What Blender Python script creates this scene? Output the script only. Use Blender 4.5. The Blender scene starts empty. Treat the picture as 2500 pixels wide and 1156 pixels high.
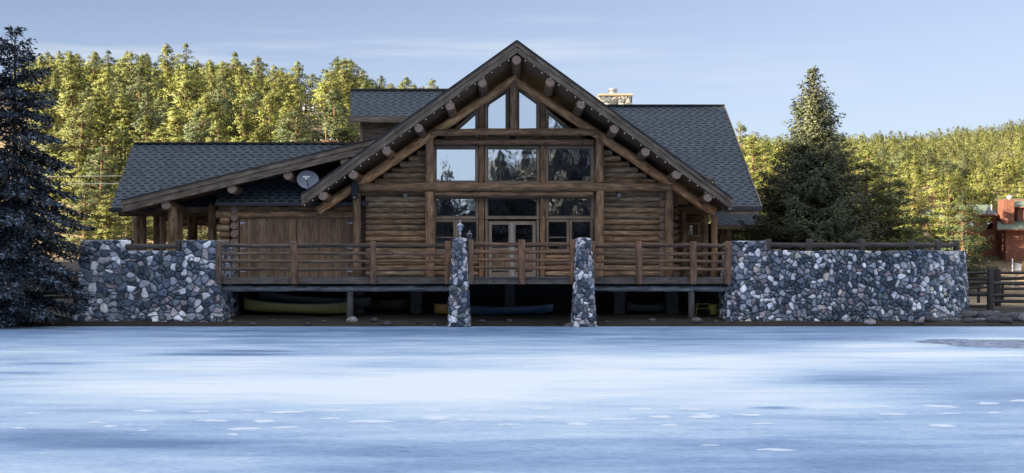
import bpy, math, random
import numpy as np
from mathutils import Vector, Matrix
R = math.radians
C = bpy.context.scene
COL = C.collection
random.seed(7)
RNG = np.random.default_rng(7)

# ------------------------------------------------------------------ camera
F = 2880.0                      # focal length in pixels of the 2500 px wide picture
CAMZ = 1.8
cam = bpy.data.cameras.new("camera")
cam_o = bpy.data.objects.new("camera", cam)
COL.objects.link(cam_o)
cam_o.location = (0, 0, CAMZ)
cam_o.rotation_euler = (R(90), 0, 0)
cam.sensor_width = 36
cam.lens = F / 2500 * 36
cam.shift_y = (680 - 578) / 2500
cam.clip_end = 4000
C.camera = cam_o

# ------------------------------------------------------------------ sky
SUN_EL, SUN_AZ = 17.0, 55.0     # the sun stands behind the camera, to the left
world = bpy.data.worlds.new("World")
C.world = world
world.use_nodes = True
nt = world.node_tree
N, L = nt.nodes, nt.links
N.clear()
out = N.new('ShaderNodeOutputWorld')
bg = N.new('ShaderNodeBackground')
sky = N.new('ShaderNodeTexSky')
sky.sky_type = 'NISHITA'
sky.sun_disc = False
sky.sun_elevation = R(SUN_EL)
sky.sun_rotation = R(180 + SUN_AZ)
sky.air_density = 1.0
sky.dust_density = 0.6
sky.ozone_density = 1.6
sky.altitude = 2200
bg.inputs['Strength'].default_value = 0.05
tc = N.new('ShaderNodeTexCoord')
mp = N.new('ShaderNodeMapping'); mp.inputs['Scale'].default_value = (1.6, 1.6, 26)
mp.inputs['Rotation'].default_value = (0.0, R(-1.5), 0)
no = N.new('ShaderNodeTexNoise'); no.inputs['Scale'].default_value = 2.2; no.inputs['Detail'].default_value = 6; no.inputs['Roughness'].default_value = .55
mp2 = N.new('ShaderNodeMapping'); mp2.inputs['Scale'].default_value = (1.2, 1.2, 5)
mp2.inputs['Location'].default_value = (.35, .2, .1)
no2 = N.new('ShaderNodeTexNoise'); no2.inputs['Scale'].default_value = 1.7; no2.inputs['Detail'].default_value = 3
r1 = N.new('ShaderNodeMapRange'); r1.inputs['From Min'].default_value = .50; r1.inputs['From Max'].default_value = .78
r2 = N.new('ShaderNodeMapRange'); r2.inputs['From Min'].default_value = .42; r2.inputs['From Max'].default_value = .66
mu = N.new('ShaderNodeMath'); mu.operation = 'MULTIPLY'
mu2 = N.new('ShaderNodeMath'); mu2.operation = 'MULTIPLY'; mu2.inputs[1].default_value = .85
mix = N.new('ShaderNodeMixRGB'); mix.inputs['Color2'].default_value = (3.7, 4.0, 4.45, 1)
# brightness added to the unseen upper sky, to light the shaded foreground
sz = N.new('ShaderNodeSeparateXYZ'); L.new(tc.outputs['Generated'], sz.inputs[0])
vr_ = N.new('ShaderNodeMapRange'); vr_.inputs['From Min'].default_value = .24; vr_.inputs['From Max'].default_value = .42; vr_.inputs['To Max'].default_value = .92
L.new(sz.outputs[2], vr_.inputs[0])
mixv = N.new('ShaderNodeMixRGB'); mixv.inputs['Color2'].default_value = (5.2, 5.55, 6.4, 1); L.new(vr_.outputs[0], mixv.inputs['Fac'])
hs = N.new('ShaderNodeHueSaturation'); hs.inputs['Saturation'].default_value = .84; hs.inputs['Value'].default_value = .78; hs.inputs['Hue'].default_value = .512
L.new(tc.outputs['Generated'], mp.inputs[0]); L.new(mp.outputs[0], no.inputs[0])
L.new(tc.outputs['Generated'], mp2.inputs[0]); L.new(mp2.outputs[0], no2.inputs[0])
L.new(no.outputs[0], r1.inputs[0]); L.new(no2.outputs[0], r2.inputs[0])
L.new(r1.outputs[0], mu.inputs[0]); L.new(r2.outputs[0], mu.inputs[1]); L.new(mu.outputs[0], mu2.inputs[0])
# low down, and more so to the right, the sky pales
hx_ = N.new('ShaderNodeMapRange'); hx_.inputs['From Min'].default_value = .0; hx_.inputs['From Max'].default_value = .26; hx_.inputs['To Min'].default_value = .85; hx_.inputs['To Max'].default_value = .08
hm = N.new('ShaderNodeMath'); hm.operation = 'MULTIPLY_ADD'; hm.inputs[1].default_value = .42; hm.use_clamp = True
mixh = N.new('ShaderNodeMixRGB'); mixh.inputs['Color2'].default_value = (2.9, 3.3, 3.85, 1)
L.new(sz.outputs[2], hx_.inputs[0]); L.new(sz.outputs[0], hm.inputs[0]); L.new(hx_.outputs[0], hm.inputs[2]); L.new(hm.outputs[0], mixh.inputs['Fac'])
L.new(sky.outputs[0], hs.inputs['Color']); L.new(hs.outputs[0], mixh.inputs['Color1']); L.new(mixh.outputs[0], mix.inputs['Color1']); L.new(mu2.outputs[0], mix.inputs['Fac'])
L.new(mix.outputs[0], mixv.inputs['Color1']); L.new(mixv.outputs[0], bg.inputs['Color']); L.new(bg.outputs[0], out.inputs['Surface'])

# ------------------------------------------------------------------ sun
sl = bpy.data.lights.new("sun", 'SUN')
sl.energy = 5.0
sl.angle = R(0.53)
sl.color = (1.0, .86, .62)
so = bpy.data.objects.new("sun", sl)
COL.objects.link(so)
sd = Vector((math.sin(R(SUN_AZ)) * math.cos(R(SUN_EL)), math.cos(R(SUN_AZ)) * math.cos(R(SUN_EL)), -math.sin(R(SUN_EL))))
so.rotation_euler = sd.to_track_quat('-Z', 'Y').to_euler()
so.location = (-40, -50, 60)

C.view_settings.view_transform = 'Standard'
C.view_settings.look = 'None'
C.view_settings.exposure = 2.1
C.view_settings.gamma = 1
C.render.engine = 'CYCLES'
C.cycles.use_denoising = True
C.cycles.max_bounces = 6
C.cycles.transparent_max_bounces = 4

def PX(x, Y): return (x - 1250) / F * Y
def PZ(y, Y): return CAMZ + (680 - y) / F * Y
def P(x, y, Y): return Vector((PX(x, Y), Y, PZ(y, Y)))

# ------------------------------------------------------------------ materials
def newmat(name):
    m = bpy.data.materials.new(name); m.use_nodes = True
    t = m.node_tree; t.nodes.clear()
    o = t.nodes.new('ShaderNodeOutputMaterial'); b = t.nodes.new('ShaderNodeBsdfPrincipled')
    t.links.new(b.outputs[0], o.inputs[0])
    return m, t, b, o
def nd(t, typ, **kw):
    n = t.nodes.new(typ)
    for k, v in kw.items():
        if k.startswith('i_'): n.inputs[k[2:].replace('_', ' ')].default_value = v
        else: setattr(n, k, v)
    return n
def mth(t, op, a, b=None, c=None):
    n = t.nodes.new('ShaderNodeMath'); n.operation = op
    for i, v in enumerate((a, b, c)):
        if v is None: continue
        if isinstance(v, (int, float)): n.inputs[i].default_value = v
        else: t.links.new(v, n.inputs[i])
    return n.outputs[0]
def ramp(t, fac, stops):
    n = t.nodes.new('ShaderNodeValToRGB')
    e = n.color_ramp.elements
    while len(e) < len(stops): e.new(.5)
    for q, (p, c) in zip(e, stops):
        q.position = p; q.color = (c[0], c[1], c[2], 1)
    t.links.new(fac, n.inputs[0]); return n.outputs[0]
def attr(t, name):
    n = t.nodes.new('ShaderNodeAttribute'); n.attribute_name = name; return n
def bump(t, b, h, strength=.5, dist=.02):
    n = t.nodes.new('ShaderNodeBump'); n.inputs['Strength'].default_value = strength; n.inputs['Distance'].default_value = dist
    t.links.new(h, n.inputs['Height']); t.links.new(n.outputs[0], b.inputs['Normal'])
def mulcol(t, a, b):
    n = t.nodes.new('ShaderNodeMixRGB'); n.blend_type = 'MULTIPLY'; n.inputs[0].default_value = 1
    t.links.new(a, n.inputs[1]); t.links.new(b, n.inputs[2]); return n.outputs[0]
def mixcol(t, f, a, b):
    n = t.nodes.new('ShaderNodeMixRGB')
    for i, v in ((0, f), (1, a), (2, b)):
        if isinstance(v, (int, float)): n.inputs[i].default_value = v
        elif isinstance(v, tuple): n.inputs[i].default_value = (*v[:3], 1)
        else: t.links.new(v, n.inputs[i])
    return n.outputs[0]
def tintmul(t, col, amount=1.0):
    a = attr(t, 'tint')
    return mulcol(t, col, a.outputs['Color'])

def wood(name, dark, mid, light, rough=.75, grain=16, bs=.6):
    m, t, b, o = newmat(name)
    uv = nd(t, 'ShaderNodeUVMap')
    m1 = nd(t, 'ShaderNodeMapping'); m1.inputs['Scale'].default_value = (1.1, grain, 1)
    n1 = nd(t, 'ShaderNodeTexNoise', i_Scale=1.6, i_Detail=7, i_Roughness=.65, i_Distortion=.5)
    t.links.new(uv.outputs[0], m1.inputs[0]); t.links.new(m1.outputs[0], n1.inputs[0])
    m2 = nd(t, 'ShaderNodeMapping'); m2.inputs['Scale'].default_value = (1.3, 3.0, 1)
    n2 = nd(t, 'ShaderNodeTexNoise', i_Scale=1.3, i_Detail=3)
    t.links.new(uv.outputs[0], m2.inputs[0]); t.links.new(m2.outputs[0], n2.inputs[0])
    # knots
    m3 = nd(t, 'ShaderNodeMapping'); m3.inputs['Scale'].default_value = (1.6, 3.2, 1)
    v = nd(t, 'ShaderNodeTexVoronoi', i_Scale=1.0); t.links.new(uv.outputs[0], m3.inputs[0]); t.links.new(m3.outputs[0], v.inputs[0])
    kn = mth(t, 'SMOOTHSTEP', v.outputs['Distance'], None) if False else None
    kr = nd(t, 'ShaderNodeMapRange', i_From_Min=.05, i_From_Max=.16, i_To_Min=.35, i_To_Max=1.0); t.links.new(v.outputs['Distance'], kr.inputs[0])
    f = mth(t, 'ADD', mth(t, 'MULTIPLY', n1.outputs[0], .65), mth(t, 'MULTIPLY', n2.outputs[0], .35))
    c = ramp(t, f, [(.36, dark), (.5, mid), (.66, light)])
    kc = nd(t, 'ShaderNodeCombineXYZ')
    for i in range(3): t.links.new(kr.outputs[0], kc.inputs[i])
    c = mulcol(t, c, kc.outputs[0])
    c = tintmul(t, c)
    t.links.new(c, b.inputs['Base Color'])
    b.inputs['Roughness'].default_value = rough
    bump(t, b, mth(t, 'MULTIPLY', n1.outputs[0], kr.outputs[0]), bs, .03)
    return m

def plain(name, col, rough=.6, metal=0, var=.25, scale=6.0, bs=.25, obj='Object'):
    m, t, b, o = newmat(name)
    tcn = nd(t, 'ShaderNodeTexCoord')
    n1 = nd(t, 'ShaderNodeTexNoise', i_Scale=scale, i_Detail=6, i_Roughness=.65)
    t.links.new(tcn.outputs[obj], n1.inputs[0])
    lo = tuple(c * (1 - var) for c in col); hi = tuple(min(1, c * (1 + var)) for c in col)
    c = ramp(t, n1.outputs[0], [(.3, lo), (.7, hi)])
    t.links.new(c, b.inputs['Base Color'])
    b.inputs['Roughness'].default_value = rough; b.inputs['Metallic'].default_value = metal
    if bs: bump(t, b, n1.outputs[0], bs, .02)
    return m

M = {}
M['log'] = wood('log_wood', (.045, .030, .018), (.22, .145, .088), (.48, .34, .215))
M['siding'] = wood('siding_log_wood', (.05, .034, .021), (.27, .18, .108), (.56, .41, .265), grain=12)
M['trim'] = wood('trim_wood', (.17, .125, .085), (.30, .23, .165), (.44, .35, .26), grain=24, bs=.3)
M['fascia'] = wood('fascia_wood', (.06, .046, .036), (.175, .135, .102), (.34, .27, .21), grain=12)
M['soffit'] = wood('soffit_wood', (.08, .056, .038), (.19, .135, .092), (.30, .225, .155), grain=20)
M['rail'] = wood('rail_wood', (.045, .030, .021), (.165, .108, .07), (.34, .235, .16))
M['board'] = wood('deck_board_wood', (.06, .052, .045), (.12, .102, .088), (.20, .17, .15), grain=14)
M['greylog'] = wood('weathered_log_wood', (.08, .08, .085), (.22, .22, .23), (.48, .49, .52), grain=6)
M['door'] = wood('door_board_wood', (.11, .07, .048), (.24, .158, .105), (.36, .25, .17), grain=26, bs=.3)
M['fence'] = wood('fence_wood', (.018, .016, .015), (.04, .035, .032), (.09, .08, .075))
M['endgrain'] = plain('end_grain_wood', (.27, .195, .155), .8, 0, .35, 14, .4)
M['bark'] = plain('tree_bark', (.13, .075, .045), .9, 0, .5, 9, .6)
M['darkbark'] = plain('spruce_bark', (.06, .05, .045), .9, 0, .4, 9, .6)
M['metal'] = plain('galvanised_metal', (.45, .46, .48), .35, .9, .15, 5, 0)
M['gutter'] = plain('gutter_metal', (.03, .035, .045), .45, .2, .1, 5, 0)
M['black'] = plain('black_plastic', (.012, .012, .015), .5, 0, .2, 5, 0)
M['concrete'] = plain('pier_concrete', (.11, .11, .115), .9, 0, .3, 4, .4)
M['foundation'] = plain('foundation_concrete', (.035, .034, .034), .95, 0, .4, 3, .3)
M['lampmetal'] = plain('pewter_metal', (.40, .42, .46), .4, .3, .2, 20, 0)
M['dish'] = plain('dish_enamel', (.50, .54, .62), .5, 0, .08, 8, 0)
M['white'] = plain('white_paint', (.8, .8, .8), .5, 0, .05, 8, 0)
M['canoe_yellow'] = plain('olive_yellow_hull', (.19, .18, .06), .4, 0, .15, 3, 0)
M['canoe_dark'] = plain('dark_grey_hull', (.07, .07, .07), .5, 0, .2, 3, 0)
M['canoe_brown'] = plain('brown_hull', (.09, .065, .04), .5, 0, .2, 3, 0)
M['canoe_blue'] = plain('blue_hull', (.035, .07, .125), .35, 0, .15, 3, 0)
M['canoe_orange'] = plain('orange_hull', (.33, .19, .05), .45, 0, .15, 3, 0)
M['yellow'] = plain('yellow_enamel', (.36, .30, .07), .5, 0, .2, 6, 0)
M['insul'] = plain('porcelain', (.6, .6, .62), .3, 0, .1, 6, 0)

m, t, b, o = newmat('window_glass')
tcn = nd(t, 'ShaderNodeTexCoord')
n1 = nd(t, 'ShaderNodeTexNoise', i_Scale=1.5, i_Detail=2.5, i_Roughness=.5); t.links.new(tcn.outputs['Object'], n1.inputs[0])
b.inputs['Base Color'].default_value = (.66, .70, .76, 1); b.inputs['Metallic'].default_value = 1.0
b.inputs['Roughness'].default_value = .03
bump(t, b, n1.outputs[0], .045, .10)
M['glass'] = m

def shingle(name, ca, cb, cd):
    m, t, b, o = newmat(name)
    uv = nd(t, 'ShaderNodeUVMap'); sx = nd(t, 'ShaderNodeSeparateXYZ'); t.links.new(uv.outputs[0], sx.inputs[0])
    u, v = sx.outputs[0], sx.outputs[1]
    vr = mth(t, 'DIVIDE', v, .21)
    row = mth(t, 'FLOOR', vr); fv = mth(t, 'FRACT', vr)
    wn = nd(t, 'ShaderNodeTexWhiteNoise', noise_dimensions='1D'); t.links.new(row, wn.inputs['W'])
    uu = mth(t, 'ADD', mth(t, 'DIVIDE', u, .40), mth(t, 'ADD', mth(t, 'MULTIPLY', row, .5), mth(t, 'MULTIPLY', wn.outputs[0], .3)))
    ci = mth(t, 'FLOOR', uu); fu = mth(t, 'FRACT', uu)
    cv = nd(t, 'ShaderNodeCombineXYZ'); t.links.new(ci, cv.inputs[0]); t.links.new(row, cv.inputs[1])
    w2 = nd(t, 'ShaderNodeTexWhiteNoise', noise_dimensions='2D'); t.links.new(cv.outputs[0], w2.inputs['Vector'])
    wid = mth(t, 'ADD', .42, mth(t, 'MULTIPLY', w2.outputs['Value'], .22))
    slot = mth(t, 'MULTIPLY', mth(t, 'LESS_THAN', fu, wid), mth(t, 'LESS_THAN', fv, .52))
    n1 = nd(t, 'ShaderNodeTexNoise', i_Scale=.5, i_Detail=4); t.links.new(uv.outputs[0], n1.inputs[0])
    n2 = nd(t, 'ShaderNodeTexNoise', i_Scale=22, i_Detail=3); t.links.new(uv.outputs[0], n2.inputs[0])
    f = mth(t, 'ADD', mth(t, 'MULTIPLY', w2.outputs['Value'], .5), mth(t, 'MULTIPLY', n1.outputs[0], .5))
    c = mixcol(t, f, ca, cb)
    c = mixcol(t, slot, c, cd)
    g = nd(t, 'ShaderNodeMapRange', i_From_Min=.25, i_From_Max=.75, i_To_Min=.7, i_To_Max=1.3); t.links.new(n2.outputs[0], g.inputs[0])
    kc = nd(t, 'ShaderNodeCombineXYZ')
    for i in range(3): t.links.new(g.outputs[0], kc.inputs[i])
    c = mulcol(t, c, kc.outputs[0])
    t.links.new(c, b.inputs['Base Color']); b.inputs['Roughness'].default_value = .85
    h = mth(t, 'SUBTRACT', mth(t, 'MULTIPLY', fv, -.4), mth(t, 'MULTIPLY', slot, 1.0))
    bump(t, b, h, .7, .03)
    return m
M['shingle'] = shingle('roof_shingles', (.032, .045, .058), (.085, .108, .13), (.003, .005, .010))
M['greenroof'] = shingle('green_roof_shingles', (.11, .15, .11), (.17, .21, .155), (.06, .08, .06))

m, t, b, o = newmat('field_stone')
a = attr(t, 'col'); tcn = nd(t, 'ShaderNodeTexCoord')
n1 = nd(t, 'ShaderNodeTexNoise', i_Scale=9, i_Detail=9, i_Roughness=.8, i_Distortion=.9); t.links.new(tcn.outputs['Object'], n1.inputs[0])
g = nd(t, 'ShaderNodeMapRange', i_From_Min=.3, i_From_Max=.7, i_To_Min=.1, i_To_Max=2.1); t.links.new(n1.outputs[0], g.inputs[0])
kc = nd(t, 'ShaderNodeCombineXYZ')
for i in range(3): t.links.new(g.outputs[0], kc.inputs[i])
t.links.new(mulcol(t, a.outputs['Color'], kc.outputs[0]), b.inputs['Base Color'])
b.inputs['Roughness'].default_value = .8
bump(t, b, n1.outputs[0], .6, .05)
M['stone'] = m

def needles(name, col, trans=.35, ramped=True):
    m, t, b, o = newmat(name)
    a = attr(t, 'tint')
    oi = nd(t, 'ShaderNodeObjectInfo')
    c0 = ramp(t, oi.outputs['Random'], [(0.0, tuple(q * f for q, f in zip(col, (.42, .5, 1.0)))), (.27, tuple(q * f for q, f in zip(col, (.65, .7, 1.0)))), (.4, tuple(q * .9 for q in col)), (1.0, tuple(q * f for q, f in zip(col, (1.2, 1.12, 1.0))))]) if ramped else col
    c = mulcol(t, c0, a.outputs['Color']) if ramped else mixcol(t, 1.0, col, a.outputs['Color'])
    if not ramped: c.node.blend_type = 'MULTIPLY'
    t.links.new(c, b.inputs['Base Color']); b.inputs['Roughness'].default_value = .6
    tr = nd(t, 'ShaderNodeBsdfTranslucent'); t.links.new(c, tr.inputs[0])
    mx = nd(t, 'ShaderNodeMixShader'); mx.inputs[0].default_value = trans
    t.links.new(b.outputs[0], mx.inputs[1]); t.links.new(tr.outputs[0], mx.inputs[2]); t.links.new(mx.outputs[0], o.inputs[0])
    return m
M['pine'] = needles('pine_needles', (.142, .164, .034), .12)
M['pinefar'] = needles('far_pine_needles', (.155, .17, .042), .12, False)
M['spruce'] = needles('spruce_needles', (.115, .128, .066), .12, False)
M['bluespruce'] = needles('blue_spruce_needles', (.03, .042, .058), .1, False)

m, t, b, o = newmat('dry_ground')
tcn = nd(t, 'ShaderNodeTexCoord')
n1 = nd(t, 'ShaderNodeTexNoise', i_Scale=.12, i_Detail=8, i_Roughness=.6); t.links.new(tcn.outputs['Object'], n1.inputs[0])
n2 = nd(t, 'ShaderNodeTexNoise', i_Scale=2.5, i_Detail=8, i_Roughness=.7); t.links.new(tcn.outputs['Object'], n2.inputs[0])
f = mth(t, 'ADD', mth(t, 'MULTIPLY', n1.outputs[0], .6), mth(t, 'MULTIPLY', n2.outputs[0], .4))
c = ramp(t, f, [(.38, (.055, .040, .028)), (.48, (.20, .14, .08)), (.56, (.34, .245, .13)), (.7, (.42, .32, .18))])
a = attr(t, 'mud_shade')  # bank mud, dark wood floor, and shade put into the ground colour
c = mixcol(t, a.outputs['Fac'], c, (.016, .015, .015))
t.links.new(c, b.inputs['Base Color']); b.inputs['Roughness'].default_value = .95
bump(t, b, n2.outputs[0], .8, .08)
M['ground'] = m

m, t, b, o = newmat('hillside_wood_floor')
tcn = nd(t, 'ShaderNodeTexCoord')
n2 = nd(t, 'ShaderNodeTexNoise', i_Scale=.3, i_Detail=8, i_Roughness=.7); t.links.new(tcn.outputs['Object'], n2.inputs[0])
t.links.new(ramp(t, n2.outputs[0], [(.4, (.02, .028, .014)), (.6, (.05, .06, .03))]), b.inputs['Base Color'])
b.inputs['Roughness'].default_value = 1
M['woodfloor'] = m

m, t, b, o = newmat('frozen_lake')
a = attr(t, 'snow'); tcn = nd(t, 'ShaderNodeTexCoord')  # snow cover; near the shore also shade put into the colour
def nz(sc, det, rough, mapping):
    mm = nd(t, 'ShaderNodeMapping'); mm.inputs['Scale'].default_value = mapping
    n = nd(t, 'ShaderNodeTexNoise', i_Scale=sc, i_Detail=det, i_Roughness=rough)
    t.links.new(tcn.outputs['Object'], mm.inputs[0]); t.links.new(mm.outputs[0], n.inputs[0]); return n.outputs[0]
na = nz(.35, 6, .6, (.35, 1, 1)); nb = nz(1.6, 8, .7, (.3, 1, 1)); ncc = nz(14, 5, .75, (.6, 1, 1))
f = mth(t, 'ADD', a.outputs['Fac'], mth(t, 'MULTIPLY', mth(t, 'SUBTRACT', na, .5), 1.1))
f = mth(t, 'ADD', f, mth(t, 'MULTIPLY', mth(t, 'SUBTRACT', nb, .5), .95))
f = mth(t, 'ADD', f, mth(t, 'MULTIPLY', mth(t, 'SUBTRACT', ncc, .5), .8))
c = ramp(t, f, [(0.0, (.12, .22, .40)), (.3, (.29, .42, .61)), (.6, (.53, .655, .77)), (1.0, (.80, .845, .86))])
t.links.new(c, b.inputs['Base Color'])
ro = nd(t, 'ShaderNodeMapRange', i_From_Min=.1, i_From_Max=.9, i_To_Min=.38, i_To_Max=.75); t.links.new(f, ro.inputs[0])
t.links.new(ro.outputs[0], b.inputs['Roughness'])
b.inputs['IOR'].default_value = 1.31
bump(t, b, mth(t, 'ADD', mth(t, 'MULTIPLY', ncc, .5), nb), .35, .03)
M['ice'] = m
m, t, b, o = newmat('lake_snow')
b.inputs['Base Color'].default_value = (.72, .78, .85, 1); b.inputs['Roughness'].default_value = .8
tcn = nd(t, 'ShaderNodeTexCoord'); n1 = nd(t, 'ShaderNodeTexNoise', i_Scale=30, i_Detail=4); t.links.new(tcn.outputs['Object'], n1.inputs[0]); bump(t, b, n1.outputs[0], .4, .02)
M['snow'] = m
m, t, b, o = newmat('open_water')
b.inputs['Roughness'].default_value = .22; b.inputs['IOR'].default_value = 1.33
tcn = nd(t, 'ShaderNodeTexCoord'); mm = nd(t, 'ShaderNodeMapping'); mm.inputs['Scale'].default_value = (1, 2.2, 1)
n1 = nd(t, 'ShaderNodeTexNoise', i_Scale=2.6, i_Detail=4); t.links.new(tcn.outputs['Object'], mm.inputs[0]); t.links.new(mm.outputs[0], n1.inputs[0]); n1.inputs['Roughness'].default_value = .7; t.links.new(ramp(t, n1.outputs[0], [(.42, (.06, .10, .19)), (.52, (.20, .28, .43)), (.62, (.62, .68, .76))]), b.inputs['Base Color']); bump(t, b, n1.outputs[0], .6, .1)
M['water'] = m

m, t, b, o = newmat('red_board_siding')
tcn = nd(t, 'ShaderNodeTexCoord'); sx = nd(t, 'ShaderNodeSeparateXYZ'); t.links.new(tcn.outputs['Object'], sx.inputs[0])
fr = mth(t, 'FRACT', mth(t, 'MULTIPLY', mth(t, 'ADD', sx.outputs[0], sx.outputs[1]), 2.2))
gl = mth(t, 'GREATER_THAN', fr, .12)
n1 = nd(t, 'ShaderNodeTexNoise', i_Scale=1.5, i_Detail=5); t.links.new(tcn.outputs['Object'], n1.inputs[0])
c = ramp(t, n1.outputs[0], [(.3, (.125, .048, .03)), (.7, (.19, .078, .05))])
t.links.new(mixcol(t, gl, (.14, .04, .025), c), b.inputs['Base Color']); b.inputs['Roughness'].default_value = .85
M['redwood'] = m

# ------------------------------------------------------------------ object helpers
W = {}                                               # world origin of every object built here
def tagit(o, label=None, cat=None, group=None, kind=None):
    if label: o['label'] = label
    if cat: o['category'] = cat
    if group: o['group'] = group
    if kind: o['kind'] = kind
    return o
def empty(name, loc, label, cat, group=None):
    o = bpy.data.objects.new(name, None); COL.objects.link(o)
    o.location = loc; o.empty_display_size = .3
    W[o.name] = Vector(loc)
    return tagit(o, label, cat, group)
def link_mesh(name, me, parent, origin):
    o = bpy.data.objects.new(name, me); COL.objects.link(o)
    W[o.name] = Vector(origin)
    if parent is not None:
        o.parent = parent; o.location = Vector(origin) - W[parent.name]
    else: o.location = origin
    return o

class MB:
    def __init__(s): s.v = []; s.f = []; s.mi = []; s.uv = []; s.t = []; s.sm = []
    def face(s, idx, mi=0, uv=None, tint=1.0, smooth=False):
        s.f.append(tuple(idx)); s.mi.append(mi); s.sm.append(smooth)
        s.uv.append(uv if uv else [(0, 0)] * len(idx)); s.t.append(tint)
    def poly(s, pts, mi=0, uv=None, tint=1.0):
        i = len(s.v); s.v += [tuple(p) for p in pts]
        if uv is None:
            p0 = Vector(pts[0]); e = (Vector(pts[1]) - p0).normalized()
            n = e.cross(Vector(pts[2]) - p0)
            n = n.normalized() if n.length > 1e-9 else Vector((0, 0, 1))
            g = n.cross(e)
            ou = random.random() * 50
            uv = [((Vector(p) - p0).dot(e) + ou, (Vector(p) - p0).dot(g) + ou) for p in pts]
        s.face(range(i, i + len(pts)), mi, uv, tint)
    def box(s, c, size, rot=None, tint=1.0, mi=0, along=None):
        """box centred at c; uv's u runs along the longest side"""
        hx, hy, hz = size[0] / 2, size[1] / 2, size[2] / 2
        m = rot if rot is not None else Matrix.Identity(3)
        c = Vector(c)
        P8 = [Vector((x, y, z)) for x in (-hx, hx) for y in (-hy, hy) for z in (-hz, hz)]
        i = len(s.v); s.v += [tuple(c + m @ p) for p in P8]
        ax = along if along is not None else max(range(3), key=lambda k: size[k])
        ou, ov = random.random() * 50, random.random() * 50
        for q in ((0, 1, 3, 2), (4, 6, 7, 5), (0, 4, 5, 1), (2, 3, 7, 6), (0, 2, 6, 4), (1, 5, 7, 3)):
            uv = []
            for k in q:
                p = P8[k]; o2 = [p[a] for a in range(3) if a != ax]
                uv.append((p[ax] + ou, o2[0] + o2[1] + ov))
            s.face([i + k for k in q], mi, uv, tint)
    def log(s, p0, p1, r0, r1=None, seg=12, step=.35, wob=.06, tint=1.0, capmi=None, smooth=True, flat=None):
        r1 = r0 if r1 is None else r1
        p0, p1 = Vector(p0), Vector(p1); d = p1 - p0; Ln = d.length; d.normalize()
        a = Vector((0, 0, 1)) if abs(d.z) < .9 else Vector((1, 0, 0))
        e1 = d.cross(a).normalized(); e2 = d.cross(e1)
        n = max(2, int(Ln / step) + 1)
        ph = [random.random() * 6.28 for _ in range(6)]
        ou, ov = random.random() * 50, random.random() * 50
        rings = []
        stations = [(0, .86), (.03 / max(Ln, .1), 1)] + [(k / (n - 1), 1) for k in range(1, n - 1)] + [(1 - .03 / max(Ln, .1), 1), (1, .86)]
        for (q, sc) in stations:
            c = p0 + d * (Ln * q)
            x = Ln * q
            c = c + (e1 * math.sin(x * 1.1 + ph[0]) + e2 * math.sin(x * .9 + ph[1])) * wob * r0 * .5
            rr = (r0 + (r1 - r0) * q) * sc
            i = len(s.v); rings.append((i, x))
            for k in range(seg):
                an = 2 * math.pi * k / seg
                w = 1 + wob * (.5 * math.sin(2 * an + ph[2] + x * .8) + .5 * math.sin(3 * an + ph[3] + x * 1.7) + .6 * math.sin(x * 3.1 + ph[4] + an))
                s.v.append(tuple(c + (e1 * math.cos(an) + e2 * math.sin(an)) * rr * w))
        for (i, x), (j, y) in zip(rings, rings[1:]):
            for k in range(seg):
                k2 = (k + 1) % seg
                va, vb = k / seg * 6.28 * r0, (k + 1) / seg * 6.28 * r0
                s.face((i + k, j + k, j + k2, i + k2), 0, [(x + ou, va + ov), (y + ou, va + ov), (y + ou, vb + ov), (x + ou, vb + ov)], tint, smooth)
        cm = 0 if capmi is None else capmi
        for (i, x), rev in ((rings[0], False), (rings[-1], True)):
            idx = [i + k for k in range(seg)]
            if rev: idx.reverse()
            s.face(idx, cm, [(math.cos(k) * .1, math.sin(k) * .1) for k in range(seg)], tint)
    def build(s, name, mats, parent=None, origin=None, bevel=0):
        me = bpy.data.meshes.new(name)
        if origin is None:
            a = np.array(s.v); lo, hi = a.min(0), a.max(0)
            origin = ((lo[0] + hi[0]) / 2, (lo[1] + hi[1]) / 2, lo[2])
        ov = Vector(origin)
        me.from_pydata([(v[0] - ov.x, v[1] - ov.y, v[2] - ov.z) for v in s.v], [], s.f)
        me.polygons.foreach_set('material_index', s.mi)
        me.polygons.foreach_set('use_smooth', s.sm)
        uvl = me.uv_layers.new(name='UVMap')
        uvl.data.foreach_set('uv', [c for f in s.uv for p in f for c in p])
        ca = me.attributes.new('tint', 'FLOAT_COLOR', 'CORNER')
        flat = []
        for f, tn in zip(s.f, s.t):
            tn = tn if isinstance(tn, tuple) else (tn, tn, tn)
            flat += [tn[0], tn[1], tn[2], 1.0] * len(f)
        ca.data.foreach_set('color', flat)
        for mm in (mats if isinstance(mats, (list, tuple)) else [mats]): me.materials.append(M[mm])
        me.update()
        o = link_mesh(name, me, parent, origin)
        if bevel:
            bv = o.modifiers.new('bevel', 'BEVEL'); bv.width = bevel; bv.segments = 2; bv.limit_method = 'ANGLE'
        return o

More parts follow.
